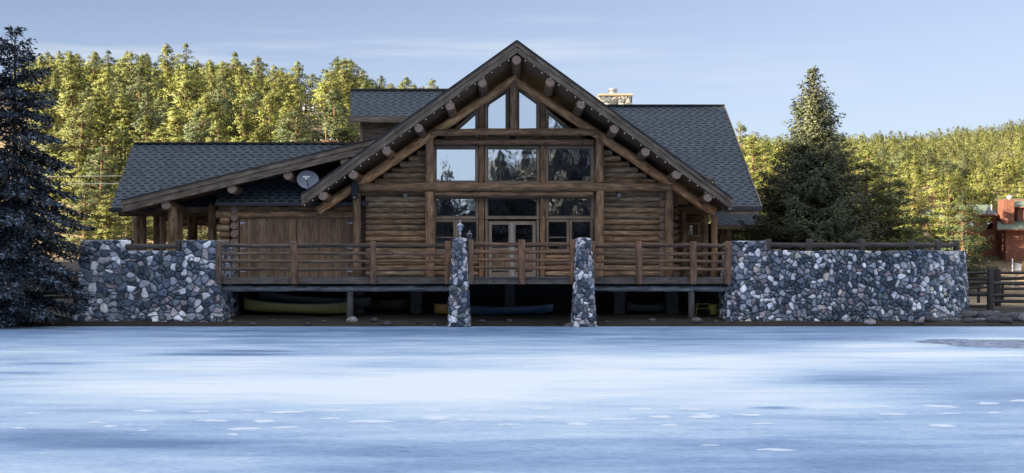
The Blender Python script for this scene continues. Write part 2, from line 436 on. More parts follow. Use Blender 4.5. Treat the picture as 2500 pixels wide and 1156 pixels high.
def rt(lo=.75, hi=1.25): return random.uniform(lo, hi)
def wt():                       # a warm or grey tint that differs from log to log
    k = rt(.7, 1.3); w = random.uniform(-.08, .12)
    return (k * (1 + w), k, k * (1 - w))
def prism(mb, pts, y0, y1, mi=0, tint=1.0, flip=False):
    """polygon in XZ (list of (x,z), counter-clockwise seen from the camera) extruded from y0 (front) to y1"""
    f = [(x, y0, z) for x, z in pts]; b = [(x, y1, z) for x, z in pts]
    mb.poly(f, mi, None, tint); mb.poly(b[::-1], mi, None, tint)
    n = len(pts)
    for k in range(n):
        j = (k + 1) % n
        mb.poly([f[j], f[k], b[k], b[j]], mi, None, tint)
def offset_poly(pts, w):
    n = len(pts); A = sum(pts[i][0] * pts[(i + 1) % n][1] - pts[(i + 1) % n][0] * pts[i][1] for i in range(n))
    sg = 1 if A > 0 else -1
    lines = []
    for i in range(n):
        x0, z0 = pts[i]; x1, z1 = pts[(i + 1) % n]
        dx, dz = x1 - x0, z1 - z0; l = math.hypot(dx, dz)
        nx, nz_ = -dz / l * sg, dx / l * sg
        lines.append((x0 + nx * w, z0 + nz_ * w, dx, dz))
    res = []
    for i in range(n):
        x0, z0, dx0, dz0 = lines[i - 1]; x1, z1, dx1, dz1 = lines[i]
        den = dx0 * dz1 - dz0 * dx1
        tt = ((x1 - x0) * dz1 - (z1 - z0) * dx1) / den
        res.append((x0 + dx0 * tt, z0 + dz0 * tt))
    return res
def ring(mb, pts, w, y0, y1, tint=1.0, mi=0):
    inn = offset_poly(pts, w); n = len(pts)
    for k in range(n):
        j = (k + 1) % n
        prism(mb, [pts[k], pts[j], inn[j], inn[k]], y0, y1, mi, tint if not callable(tint) else tint())
    return inn

def roof_slab(plan, plane, th, name, parent, mats=('shingle', 'fascia', 'soffit'), dirv=(0, 1)):
    """plan: CCW list of (x,y); plane(x,y)->z; uv v runs up the slope along dirv"""
    mb = MB()
    top = [Vector((x, y, plane(x, y))) for x, y in plan]
    bot = [p - Vector((0, 0, th)) for p in top]
    g = plane(dirv[0], dirv[1]) - plane(0, 0); sl_ = math.sqrt(1 + g * g)
    def uvp(p):
        a = p.x * dirv[0] + p.y * dirv[1]; c = p.x * dirv[1] - p.y * dirv[0]
        return (c + 100, a * sl_ + 100)
    mb.poly(top, 0, [uvp(p) for p in top])
    mb.poly(bot[::-1], 2)
    n = len(plan)
    for k in range(n):
        j = (k + 1) % n
        mb.poly([bot[k], bot[j], top[j], top[k]], 1)
    return mb.build(name, mats, parent)

def npmesh(name, V, Fc, mat, parent=None, origin=(0, 0, 0), tint=None, col=None, smooth=False, extra=None, nrm=None):
    """V (n,3) numpy, Fc (m,k) numpy"""
    me = bpy.data.meshes.new(name)
    V = np.asarray(V, dtype=np.float32) - np.asarray(origin, dtype=np.float32)
    k = Fc.shape[1]
    me.vertices.add(len(V)); me.vertices.foreach_set('co', V.ravel())
    me.loops.add(Fc.size); me.loops.foreach_set('vertex_index', Fc.ravel().astype(np.int32))
    me.polygons.add(len(Fc)); me.polygons.foreach_set('loop_start', np.arange(0, Fc.size, k, dtype=np.int32))
    if smooth: me.polygons.foreach_set('use_smooth', np.ones(len(Fc), dtype=bool))
    if tint is not None:
        a = me.attributes.new('tint', 'FLOAT_COLOR', 'POINT')
        tt = np.asarray(tint, dtype=np.float32)
        if tt.ndim == 1: tt = np.stack([tt, tt, tt], 1)
        a.data.foreach_set('color', np.concatenate([tt, np.ones((len(V), 1), np.float32)], 1).ravel())
    if col is not None:
        a = me.attributes.new('col', 'FLOAT_COLOR', 'POINT')
        a.data.foreach_set('color', np.concatenate([col, np.ones((len(V), 1))], 1).astype(np.float32).ravel())
    for kk, vv in (extra or {}).items():
        a = me.attributes.new(kk, 'FLOAT', 'POINT'); a.data.foreach_set('value', np.asarray(vv, dtype=np.float32))
    me.materials.append(M[mat]); me.update(); me.validate()
    if nrm is not None: me.normals_split_custom_set_from_vertices(np.asarray(nrm, dtype=np.float32))
    return me if parent == 'mesh' else link_mesh(name, me, parent, origin)

# ================================================================== GROUND, LAKE
def ST(Y): return Y if Y < 60 else 60 + (Y - 60) * 1.9      # the hills stand this much further off than first sketched
YT = [-400, 40, 43.6, 44.4, 47, 50, 54, 60, 66, 78, 90, 100, 108, 113, 120, 128, 145, 170, 200, 260, 350, 480, 560, 900]
def prof(d):
    ys, zs = zip(*sorted(d.items())); return np.interp(YT, ys, zs)
low = {-400: -.6, 40: -.6, 43.6: -.25, 44.4: .15, 47: .35, 50: .5}
LEFT = {**low, 54: 2.2, 66: 3.0, 78: 5.5, 90: 10.2, 108: 15.4, 120: 19.3, 145: 25, 170: 25.5, 260: 18, 900: 10}
MID = {**low, 54: 2.2, 66: 3.0, 78: 4.8, 90: 8.8, 108: 14, 120: 17, 145: 20.5, 170: 21, 260: 23, 480: 46, 560: 48, 900: 40}
RNEAR = {**low, 54: 2.3, 60: 2.9, 78: 3.6, 100: 5.0, 128: 8.6, 170: 15.4, 200: 19.6, 260: 27.5, 350: 39, 480: 55, 560: 64, 900: 62}
RSPIT = {**low, 50: .62, 54: .68, 60: .62, 66: -.4, 108: -.4, 113: .7, 120: 2.2, 128: 4.6, 145: 8.5, 170: 14.2, 200: 19.2, 260: 27.5, 350: 39.5, 480: 56, 560: 66, 900: 66}
AT = [-.9, -.26, -.16, .06, .17, .35, .385, .45, .9]
AP = [LEFT, LEFT, LEFT, MID, RNEAR, RNEAR, RSPIT, RSPIT, RSPIT]
AS = [1, 1, .97, 1, .97, 1.0, 1.03, 1.1, 1.15]
TAB = np.array([prof(p) for p in AP])
for k, s_ in enumerate(AS):
    w = np.clip((np.array(YT) - 100) / 60, 0, 1)
    TAB[k] *= 1 + (s_ - 1) * w
_st = np.array([ST(y) for y in YT]); TAB = CAMZ + (TAB - CAMZ) * (_st / np.array(YT, float)); YT = [float(y) for y in _st]
RS_ = 1.9
def height(X, Y):
    X = np.asarray(X, float); Y = np.asarray(Y, float)
    a = np.clip(X / np.maximum(Y, 1), -.89, .89)
    k = np.clip(np.searchsorted(AT, a) - 1, 0, len(AT) - 2)
    u = (a - np.array(AT)[k]) / (np.array(AT)[k + 1] - np.array(AT)[k])
    u = u * u * (3 - 2 * u)
    j = np.clip(np.searchsorted(YT, Y) - 1, 0, len(YT) - 2)
    v = (Y - np.array(YT)[j]) / (np.array(YT)[j + 1] - np.array(YT)[j])
    z = (TAB[k, j] * (1 - v) + TAB[k, j + 1] * v) * (1 - u) + (TAB[k + 1, j] * (1 - v) + TAB[k + 1, j + 1] * v) * u
    rough = np.clip((Y - 70) / 100, 0, 1)
    z = z + rough * (.8 * np.sin(X * .13 + 1) * np.sin(Y * .11) + 1.6 * np.sin(X * .031 + Y * .022))
    z = z + np.where((Y > 44) & (Y < 60), .04 * np.sin(X * 2.3) * np.sin(Y * 3.1 + X), 0)
    # south of the lake: a low shore that climbs away; west of it an unseen bluff, added and shaped to shade the lodge
    S = np.clip((-6 - Y) / 4, 0, 1)
    low_s = -.6 + S * (1.1 + np.clip((-12 - Y) / 48, 0, 1) * 10.5 + np.clip((-60 - Y) / 130, 0, 1) * 5)
    z = np.where(Y < 15, low_s, z)
    bx = np.interp(X, [-400, -130, -73, -68, -30], [.5, .8, 1, 1, 0])
    by = np.interp(Y, [-400, -200, -60, -5.5, -3.5, -.5, 2.8, 5, 11.4, 17, 31, 45, 60], [10, 30, 38, 38.5, 38.6, 40.2, 39.6, 37.6, 35.2, 29.5, 22, 11, 0])
    return np.maximum(z, bx * by - .6)
def H(x, y): return float(height(np.array([x]), np.array([y]))[0])

xs = np.unique(np.concatenate([np.linspace(-76, -60, 17), np.linspace(-720, -420, 10), np.linspace(420, 900, 20), np.linspace(-420, -60, 50), np.linspace(-60, -24, 40), np.linspace(-24, 24, 150), np.linspace(24, 60, 50), np.linspace(60, 420, 60)]))
ys = np.unique(np.concatenate([np.linspace(-300, -66, 24), np.linspace(-66, -10, 25), np.linspace(-10, 42, 66), np.linspace(42, 60, 73), np.linspace(60, 260, 150), np.linspace(260, 1050, 120), np.linspace(1050, 1900, 20)]))
GX, GY = np.meshgrid(xs, ys)
GZ = height(GX, GY)
nx_, ny_ = len(xs), len(ys)
idx = np.arange(nx_ * ny_).reshape(ny_, nx_)
Q = np.stack([idx[:-1, :-1], idx[:-1, 1:], idx[1:, 1:], idx[1:, :-1]], -1).reshape(-1, 4)
mud_shade = np.clip((52 - GY) / 3, 0, 1) * np.clip((GY - 30) / 3, 0, 1) * .93  # dark mud on the bank, with under-deck shade put into the colour
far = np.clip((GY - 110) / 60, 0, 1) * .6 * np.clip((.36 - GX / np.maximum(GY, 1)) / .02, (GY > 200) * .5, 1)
mud_shade = np.maximum(mud_shade, .9 * ((GX < -14) & (GY > 43) & (GY < 62)))  # shade around the blue spruce put into the ground colour
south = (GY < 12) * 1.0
g = npmesh('ground', np.stack([GX.ravel(), GY.ravel(), GZ.ravel()], 1), Q, 'ground', extra={'mud_shade': np.maximum(np.maximum(mud_shade, far), south).ravel()}, smooth=True)
tagit(g, kind='structure')

# frozen lake
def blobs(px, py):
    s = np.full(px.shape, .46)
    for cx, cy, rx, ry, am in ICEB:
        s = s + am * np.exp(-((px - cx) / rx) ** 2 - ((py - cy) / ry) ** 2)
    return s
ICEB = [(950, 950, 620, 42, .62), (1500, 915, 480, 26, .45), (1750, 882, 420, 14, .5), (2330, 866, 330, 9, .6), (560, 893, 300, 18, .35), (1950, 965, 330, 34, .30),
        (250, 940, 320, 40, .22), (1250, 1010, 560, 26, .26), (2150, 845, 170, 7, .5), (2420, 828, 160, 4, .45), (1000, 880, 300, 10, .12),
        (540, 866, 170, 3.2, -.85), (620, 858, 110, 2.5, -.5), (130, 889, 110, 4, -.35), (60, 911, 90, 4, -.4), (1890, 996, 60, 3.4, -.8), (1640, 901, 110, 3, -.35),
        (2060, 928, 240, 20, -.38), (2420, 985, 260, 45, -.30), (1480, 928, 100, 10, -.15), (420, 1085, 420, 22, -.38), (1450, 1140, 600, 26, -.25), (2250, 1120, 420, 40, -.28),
        (900, 812, 1600, 16, -.38), (300, 835, 500, 12, -.15), (1900, 835, 400, 10, -.22), (160, 1060, 300, 20, -.22), (1500, 1080, 500, 14, -.2), (900, 1140, 300, 20, -.1), (2060, 1028, 120, 8, -.2)]  # the shore-long dark band puts the lodge's reflection and shade into the ice
lx = np.linspace(-1, 1, 420)
ly = 1.8 * F / np.linspace(560, 113.6, 300)          # rows that are dense where the picture is
ly = np.concatenate([[-14, -4, 2, 5], ly])
LX = np.outer(np.maximum(ly, 0) * .62 + 9, np.sign(lx) * np.abs(lx) ** 1.15)
LY = np.repeat(ly[:, None], len(lx), 1)
LZ = np.zeros_like(LX)
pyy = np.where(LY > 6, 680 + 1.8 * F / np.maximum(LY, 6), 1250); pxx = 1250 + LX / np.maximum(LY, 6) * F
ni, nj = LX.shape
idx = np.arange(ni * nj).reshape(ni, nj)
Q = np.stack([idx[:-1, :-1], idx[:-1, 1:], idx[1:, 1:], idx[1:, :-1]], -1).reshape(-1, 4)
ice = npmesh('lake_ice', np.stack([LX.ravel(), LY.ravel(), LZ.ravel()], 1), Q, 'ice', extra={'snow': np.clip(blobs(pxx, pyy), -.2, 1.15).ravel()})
tagit(ice, kind='structure')
# open water pool in the ice
mb = MB(); n = 60; pts = []
cx, cy = PX(2470, 32.6), 32.6
for k in range(n):
    a_ = 2 * math.pi * k / n
    rr = 1 + .10 * math.sin(3 * a_ + 1) + .07 * math.sin(7 * a_)
    pts.append((cx + 2.45 * rr * math.cos(a_), cy + 2.2 * rr * math.sin(a_), .005))
mb.poly(pts); o = mb.build('open_water', 'water'); tagit(o, kind='structure')
# small snow patches on the ice
mb = MB()
SP = [(90, 1010), (235, 1035), (255, 1041), (365, 1005), (500, 1008), (525, 1027), (615, 1002), (640, 1028), (700, 1006), (790, 1022), (830, 1005), (905, 1030), (930, 1046), (1070, 1003), (1060, 1023), (1100, 1033), (1150, 1028), (1190, 1004), (1250, 1040),
      (1320, 1001), (1325, 1021), (1400, 1034), (1450, 1001), (1500, 1022), (1560, 998), (1600, 1017), (1620, 1040), (1700, 1012), (1730, 1020), (1800, 1014), (1850, 1013), (1860, 1036), (1700, 1000), (1980, 1045), (2150, 995), (2180, 1012), (2280, 992), (2330, 1012), (2400, 987), (2480, 980),
      (150, 1048), (100, 1065), (230, 1067), (60, 1046), (340, 1050), (420, 1047), (560, 1063), (600, 1050), (700, 1045), (760, 1068), (150, 1080), (500, 1115), (650, 1117), (820, 1078), (1390, 1093), (1740, 1088), (1900, 1100), (2050, 1060), (2300, 1040), (2200, 1100), (1700, 1120), (350, 1125), (120, 1130), (2420, 1010), (960, 1052), (1040, 1047)]
for (sx_, sy_) in SP:
    if sy_ > 1044 and random.random() < .45: continue
    sx_ += random.uniform(-15, 15); sy_ += random.uniform(-2, 2)
    Y = 1.8 * F / (sy_ - 680); X = PX(sx_, Y)
    rx = random.uniform(.07, .20) * (1.2 if sy_ < 1035 else .9); ry = rx * random.uniform(.35, .75); hh = random.uniform(.008, .02)
    n = 18; r0 = []; ph = [random.random() * 6 for _ in range(3)]
    i0 = len(mb.v)
    for (sc, z) in ((1, .002), (.7, hh * .6), (.35, hh)):
        for k in range(n):
            a_ = 6.283 * k / n; w = 1 + .28 * math.sin(2 * a_ + ph[0]) + .2 * math.sin(5 * a_ + ph[1]) + .12 * math.sin(8 * a_ + ph[2])
            mb.v.append((X + rx * sc * w * math.cos(a_), Y + ry * sc * w * math.sin(a_), z))
    for r_ in range(2):
        for k in range(n):
            k2 = (k + 1) % n
            mb.face((i0 + r_ * n + k, i0 + r_ * n + k2, i0 + (r_ + 1) * n + k2, i0 + (r_ + 1) * n + k), 0, None, 1, True)
    mb.face([i0 + 2 * n + k for k in range(n)], 0, None, 1, True)
o = mb.build('snow_patches', 'snow'); tagit(o, 'small white patches of drifted snow scattered over the ice', 'snow', kind='stuff')

# ================================================================== STONE WALLS
PAL = np.array([(.025, .038, .055), (.04, .055, .08), (.065, .085, .12), (.12, .14, .175), (.20, .215, .25), (.33, .335, .37), (.48, .48, .51), (.29, .25, .265), (.16, .135, .15), (.52, .51, .52), (.08, .10, .105), (.38, .34, .30)])
PW = np.array([10, 13, 13, 12, 11, 10, 9, 5, 5, 4, 6, 2.0]); PW /= PW.sum()
def stonework(name, S, Z, posf, size, parent=None, seed=1, toe=None, depth=.085, aspect=1.0, origin=None):
    """S (n,) arclength stations, Z (n,m) heights; posf(S,Z)->(P (..,3), Nrm (..,3))"""
    rg = np.random.default_rng(seed)
    Sg = np.repeat(S[:, None], Z.shape[1], 1)
    s0, s1, z0, z1 = S.min() - .4, S.max() + .4, Z.min() - .4, Z.max() + .4
    ns, nz2 = int((s1 - s0) / size), int((z1 - z0) / (size * aspect))
    c = [((s0 + (i + .5 + rg.uniform(-.48, .48)) * size), (z0 + (j + .5 + rg.uniform(-.48, .48)) * size * aspect)) for i in range(ns) for j in range(nz2)]
    c += [(rg.uniform(s0, s1), rg.uniform(z0, z1)) for _ in range(int(ns * nz2 * .45))]
    c = np.array(c); nc = len(c)
    wgt = rg.uniform(0, .5, nc) * size
    pts = np.stack([Sg.ravel(), Z.ravel()], 1)
    wob = .010 * np.stack([np.sin(pts[:, 1] * 17 + pts[:, 0] * 5), np.sin(pts[:, 0] * 19 + pts[:, 1] * 6)], 1)
    q = pts + wob
    F1 = np.empty(len(q)); F2 = np.empty(len(q)); ID = np.empty(len(q), int)
    sx2 = rg.uniform(.75, 1.3, nc)
    for a in range(0, len(q), 4000):
        dd = q[a:a + 4000, None, :] - c[None]
        d = np.sqrt((dd[..., 0] * sx2) ** 2 + (dd[..., 1] / sx2) ** 2) - wgt * .35
        part = np.argpartition(d, 1, axis=1)[:, :2]
        dv = np.take_along_axis(d, part, 1); o_ = np.argsort(dv, 1)
        dv = np.take_along_axis(dv, o_, 1); part = np.take_along_axis(part, o_, 1)
        F1[a:a + 4000], F2[a:a + 4000], ID[a:a + 4000] = dv[:, 0], dv[:, 1], part[:, 0]
    e = F2 - F1
    edge = np.clip(e / .055, 0, 1); edge = edge * edge * (3 - 2 * edge)
    pr = rg.uniform(.35, 1.0, nc); tx = rg.uniform(-.28, .28, nc); tz = rg.uniform(-.3, .3, nc)
    dl = q - c[ID]
    disp = edge * (depth * pr[ID] + (dl[:, 0] * tx[ID] + dl[:, 1] * tz[ID]) * .75 + .03)
    colr = PAL[rg.choice(len(PAL), nc, p=PW)] * 1.45 * rg.uniform(.8, 1.25, (nc, 1))
    cc = colr[ID]
    mort = np.clip((e - .012) / .02, 0, 1)[:, None]
    cc = cc * mort + np.array([[.045, .05, .06]]) * (1 - mort)
    # lichen and quartz veins belong to single stones
    vein = (np.sin(dl[:, 0] * 60 + dl[:, 1] * 35 + ID) > .93)[:, None] & (pr[ID] > .6)[:, None]
    cc = np.where(vein, cc * 1.0 + .16, cc)
    Pp, Nn = posf(Sg, Z)
    V = Pp.reshape(-1, 3) + Nn.reshape(-1, 3) * disp[:, None]
    n_, m_ = Z.shape
    idx = np.arange(n_ * m_).reshape(n_, m_)
    Qs = np.stack([idx[:-1, :-1], idx[1:, :-1], idx[1:, 1:], idx[:-1, 1:]], -1).reshape(-1, 4)
    return V, Qs, cc, (n_, m_)
def finish_wall(name, V, Q, cc, nm, thick, parent=None, label=None, cat=None, group=None, inward=None, closed=False, mat='stone'):
    n_, m_ = nm
    V3 = V.reshape(n_, m_, 3); topv = V3[:, -1]
    if not closed:
        inn = topv + inward * thick
        # cap as three rows with a rough surface, then a back face
        rows = [topv]; 
        for q in (.33, .66, 1.0):
            rows.append(topv * (1 - q) + inn * q + np.stack([np.zeros(n_), np.zeros(n_), RNG.uniform(-.015, .03, n_)], 1))
        bk = rows[-1].copy(); bk[:, 2] = 0.0
        rows.append(bk)
        base = len(V); ex = np.concatenate(rows[1:]); allidx = [idx_ for idx_ in [np.arange(n_) * m_ + (m_ - 1)]]
        for k in range(len(rows) - 1): allidx.append(base + k * n_ + np.arange(n_))
        qs = []
        for A_, B_ in zip(allidx, allidx[1:]):
            qs.append(np.stack([A_[:-1], A_[1:], B_[1:], B_[:-1]], -1))
        V = np.concatenate([V, ex]); Q = np.concatenate([Q] + qs)
        tc_ = cc.reshape(n_, m_, 3)[:, -1]
        cc = np.concatenate([cc] + [np.maximum(tc_, .08) * RNG.uniform(.8, 1.3, (n_, 1)) for _ in range(len(rows) - 1)])
    o = npmesh(name, V, Q, mat, parent, origin=tuple(V.min(0) * .5 + V.max(0) * .5), col=cc)
    if label: tagit(o, label, cat, group)
    return o
def path_wall(name, pts, topf, zb, size, thick, label, cat, seed, step=.026, batter=.07, toe_z=.0, toe=.0):
    """pts: ground plan polyline, walked so that the outside is on the right hand"""
    pts = [np.array(p, float) for p in pts]
    seglen = [np.linalg.norm(b_ - a_) for a_, b_ in zip(pts, pts[1:])]
    cum = np.concatenate([[0], np.cumsum(seglen)])
    S = np.arange(0, cum[-1], step)
    brk = topf['breaks']
    S = np.unique(np.concatenate([S, cum, [b_ - .001 for b_ in brk], [b_ + .001 for b_ in brk]]))
    S = S[(S >= 0) & (S <= cum[-1])]
    tops = np.array([topf['f'](s_) for s_ in S])
    m_ = int((tops.max() - zb) / step)
    Z = zb + (tops - zb)[:, None] * np.linspace(0, 1, m_)[None]
    dirs = np.array([(b_ - a_) / np.linalg.norm(b_ - a_) for a_, b_ in zip(pts, pts[1:])])
    nrm = np.stack([dirs[:, 1], -dirs[:, 0]], 1)
    vn = np.vstack([nrm[0], (nrm[:-1] + nrm[1:]), nrm[-1]])
    vn /= np.maximum(1e-6, (vn * vn).sum(1, keepdims=True)) ** .5
    mit = np.ones(len(pts)); 
    for i in range(1, len(pts) - 1): mit[i] = 1 / max(.5, float(vn[i] @ nrm[i]))
    px_ = np.interp(S, cum, [p[0] for p in pts]); py_ = np.interp(S, cum, [p[1] for p in pts])
    nxv = np.interp(S, cum, vn[:, 0] * mit); nyv = np.interp(S, cum, vn[:, 1] * mit)
    def posf(Sg, Zg):
        ztop = 3.0
        off = batter * np.clip(ztop - Zg, 0, 9) + toe * (Zg < toe_z)
        X_ = px_[:, None] + nxv[:, None] * off; Y_ = py_[:, None] + nyv[:, None] * off
        Nn = np.stack([nxv[:, None] + 0 * Zg, nyv[:, None] + 0 * Zg, 0 * Zg + .05], -1)
        return np.stack([X_, Y_, Zg], -1), Nn
    V, Qs, cc, nm = stonework(name, S, Z, posf, size, seed=seed)
    inw = -np.stack([nxv, nyv, 0 * nxv], 1)
    return finish_wall(name, V, Qs, cc, nm, thick, None, label, cat, inward=inw)

YW = 45.0
# left wall: starts at its back left corner, runs along the lake, returns under the deck
xl, xr = PX(206, YW), PX(527, YW)
c1, c2 = PX(300, YW), PX(445, YW)
ret = 3.0
def topL(s):
    x = xl + (s - ret)
    if s < ret: return PZ(589, YW)
    if c1 < x < c2: return PZ(614, YW)
    return PZ(588, YW)
path_wall('stone_wall', [(xl, YW + ret), (xl, YW), (xr, YW), (xr, YW + 2.6)], {'f': topL, 'breaks': [ret + c1 - xl, ret + c2 - xl]}, .06, .27, .5,
          'battered fieldstone wall left of the deck, with two raised corners and a log rail between', 'stone wall', 11, toe_z=.42, toe=.06)
# right wall, ending in a rounded bastion
xa, xb = PX(1788, YW), 14.9
xn = PX(1866, YW); rad = 3.35
arc = [(xb + rad * math.sin(t_), YW + rad - rad * math.cos(t_)) for t_ in np.linspace(0, R(125), 26)]
def topR(s):
    x = xa + (s - 1.6)
    return PZ(590, YW) if s < 1.6 or x < xn else PZ(613, YW) + .03 * math.sin(x * 2.1)
path_wall('stone_wall', [(xa, YW + 1.6), (xa, YW)] + arc, {'f': topR, 'breaks': [1.6 + xn - xa]}, .08, .225, .5,
          'long fieldstone wall right of the deck, rounding away like a bastion at its far end', 'stone wall', 23, toe_z=.36, toe=.05)
# terrace fills behind both walls
mb = MB()
def slabpoly(mb, plan, z0, z1):
    T_ = [(x, y, z1) for x, y in plan]; B_ = [(x, y, z0) for x, y in plan]
    mb.poly(T_); mb.poly(B_[::-1])
    for k in range(len(plan)):
        j = (k + 1) % len(plan); mb.poly([B_[k], B_[j], T_[j], T_[k]])
slabpoly(mb, [(xl + .4, YW + .4), (xr - .4, YW + .4), (xr - .4, 55), (xl + .4, 55)], -.2, 2.35)
o = mb.build('terrace', 'ground'); tagit(o, kind='structure')
mb = MB()
slabpoly(mb, [(xa + .4, YW + .4)] + [(xb + (rad - .45) * math.sin(t_), YW + rad - (rad - .45) * math.cos(t_)) for t_ in np.linspace(0, R(120), 20)] + [(xa + .4, 55)], -.2, 2.55)
o = mb.build('terrace', 'ground'); tagit(o, kind='structure')

# the two tapered stone pillars in front of the deck
YPIL = 43.95
def pillar(xc_top, xc_bot, wt_, wb_, ytop, ybot, seed, label):
    zt, zb = PZ(ytop, YPIL), PZ(ybot, YPIL) - .1
    xt, xo = PX(xc_top, YPIL), PX(xc_bot, YPIL)
    wt2, wb2 = wt_ * YPIL / F, wb_ * YPIL / F
    per = 4.0; step = .024
    S = np.arange(0, per * .75 + 1e-6, step / 1.0)      # s in units where every side is .75 long
    side = .75
    S = np.linspace(0, 4 * side, 4 * 32 + 1)
    m_ = int((zt - zb) / .024)
    Z = np.repeat(np.linspace(zb, zt, m_)[None], len(S), 0)
    cs = np.array([(-1, -1), (1, -1), (1, 1), (-1, 1), (-1, -1)], float)
    def posf(Sg, Zg):
        u = (Zg - zb) / (zt - zb); hw = (wb2 + (wt2 - wb2) * u ** .85) / 2; xc = xo + (xt - xo) * u
        q = np.clip(Sg / side, 0, 3.9999); k = q.astype(int); fr = q - k
        cx_ = cs[k, 0] * (1 - fr) + cs[k + 1, 0] * fr; cy_ = cs[k, 1] * (1 - fr) + cs[k + 1, 1] * fr
        l_ = np.maximum(1, np.sqrt(cx_ ** 2 + cy_ ** 2) / 1.22)
        return np.stack([xc + cx_ / l_ * hw, YPIL + cy_ / l_ * hw, Zg], -1), np.stack([cx_, cy_, 0 * cx_], -1) * .8
    V, Qs, cc, nm = stonework('stone_pillar', S, Z, posf, .235, seed=seed, depth=.06)
    n_, m2 = nm
    topc = V.reshape(n_, m2, 3)[:, -1]
    ctr = topc.mean(0) + np.array([0, 0, .05])
    base = len(V)
    mid = topc * .5 + ctr * .5 + np.array([0, 0, .03])
    V = np.concatenate([V, mid, ctr[None]])
    A_ = np.arange(n_) * m2 + m2 - 1; B_ = base + np.arange(n_); Cc = np.full(n_, base + n_)
    Qs = np.concatenate([Qs, np.stack([A_[:-1], A_[1:], B_[1:], B_[:-1]], -1), np.stack([B_[:-1], B_[1:], Cc[1:], B_[:-1]], -1)[:, [0, 1, 2, 0]]])[: len(Qs) + n_ - 1]
    tri = MB()
    cc = np.concatenate([cc, np.full((n_ + 1, 3), .22)])
    o = npmesh('stone_pillar', V, Qs, 'stone', None, origin=(xo, YPIL, zb), col=cc)
    tagit(o, label, 'pillar', 'tapered stone pillars in front of the deck')
    cap = MB(); pts_ = [tuple(p) for p in mid[:-1:4]]; cap.poly(pts_); 
    cap.build('cap_stone', 'concrete', o)
    return xt, zt
pil_x, pil_z = pillar(1123, 1121, 27, 50, 584, 790, 5, 'tapered fieldstone pillar carrying a small lantern, left of the projecting balcony')
pillar(1424, 1425, 31, 56, 584, 790, 9, 'tapered fieldstone pillar with a bare top, right of the projecting balcony')

# lantern on the left pillar
ln = empty('lantern', (pil_x, YPIL, pil_z + .05), 'small pewter carriage lantern standing on top of the left stone pillar', 'lantern')
def lathe(mb, prof_, cx, cy, z0, seg=16, mi=0, smooth=True, tint=1.0):
    i0 = len(mb.v)
    for r_, z in prof_:
        for k in range(seg):
            a_ = 6.28318 * k / seg; mb.v.append((cx + r_ * math.cos(a_), cy + r_ * math.sin(a_), z0 + z))
    for a_ in range(len(prof_) - 1):
        for k in range(seg):
            k2 = (k + 1) % seg
            mb.face((i0 + a_ * seg + k, i0 + a_ * seg + k2, i0 + (a_ + 1) * seg + k2, i0 + (a_ + 1) * seg + k), mi, None, tint, smooth)
    mb.face([i0 + k for k in range(seg)][::-1], mi); mb.face([i0 + (len(prof_) - 1) * seg + k for k in range(seg)], mi)
mb = MB(); lathe(mb, [(.09, 0), (.09, .03), (.03, .06), (.025, .10), (.055, .14), (.06, .19), (.03, .24), (.03, .27)], pil_x, YPIL, pil_z + .02); mb.build('lamp_stem', 'lampmetal', ln)
mb = MB(); lathe(mb, [(.05, .27), (.075, .30), (.11, .46)], pil_x, YPIL, pil_z + .02, 6, smooth=False); mb.build('lamp_glass', 'dish', ln)
mb = MB(); lathe(mb, [(.15, .46), (.13, .50), (.06, .56), (.03, .59), (.02, .62), (.03, .64), (.012, .70)], pil_x, YPIL, pil_z + .02, 12); mb.build('lamp_cap', 'lampmetal', ln)
mb = MB()
for k in range(6):
    a_ = 6.283 * k / 6
    mb.log((pil_x + .076 * math.cos(a_), YPIL + .076 * math.sin(a_), pil_z + .32), (pil_x + .113 * math.cos(a_), YPIL + .113 * math.sin(a_), pil_z + .48), .008, seg=5, wob=0)
mb.build('lamp_frame', 'black', ln)

# ================================================================== LODGE
lodge = empty('log_lodge', (0, 50, .4), 'large brown log lodge with a steep front gable, glass front and slate-blue shingled roofs', 'lodge')
FZ = 1.86                                   # deck level
YF = 48.6                                   # facade
AX, AZ = .19, 10.90; SLL, SLR = .686, .703
def roofz(x): return AZ - (SLL * (AX - x) if x < AX else SLR * (x - AX))
XL, XR = -8.32, 8.72; YA, YE = 45.5, 46.7
roof_slab([(XL, YE), (AX, YA), (AX, 58), (XL, 58)], lambda x, y: AZ + SLL * (x - AX), .30, 'roof', lodge, dirv=(1, 0))
roof_slab([(AX, YA), (XR, YE), (XR, 58), (AX, 58)], lambda x, y: AZ - SLR * (x - AX), .30, 'roof', lodge, dirv=(-1, 0))
# gable fascia: two boards on each side, following the prow
def fascia(xe, ye, sgn):
    for (dz0, dz1, dy, nm) in ((.03, -.15, -.10, 'fascia_board'), (-.15, -.40, -.05, 'fascia_board')):
        mb = MB()
        a0, a1 = (AX, YA), (xe, ye)
        def q(p, dz, dyy): return (p[0], p[1] + dyy, roofz(p[0]) + dz)
        fr = [q(a0, dz1, dy), q(a1, dz1, dy), q(a1, dz0, dy), q(a0, dz0, dy)]
        bk = [q(a0, dz1, .02), q(a1, dz1, .02), q(a1, dz0, .02), q(a0, dz0, .02)]
        if sgn < 0: fr.reverse(); bk.reverse()
        tn = rt(.95, 1.15) if dz0 > 0 else rt(.8, .95)
        mb.poly(fr, tint=tn); mb.poly(bk[::-1], tint=tn)
        for k in range(4):
            j = (k + 1) % 4; mb.poly([fr[j], fr[k], bk[k], bk[j]], tint=tn)
        # run the grain along the board
        for fi, f_ in enumerate(mb.f):
            mb.uv[fi] = [(math.hypot(mb.v[i][0], 0) * 1.22, mb.v[i][2] - roofz(mb.v[i][0]) + mb.v[i][1] * .3 + sgn) for i in f_]
        mb.build(nm, 'fascia', lodge)
fascia(XL, YE, -1); fascia(XR, YE, 1)
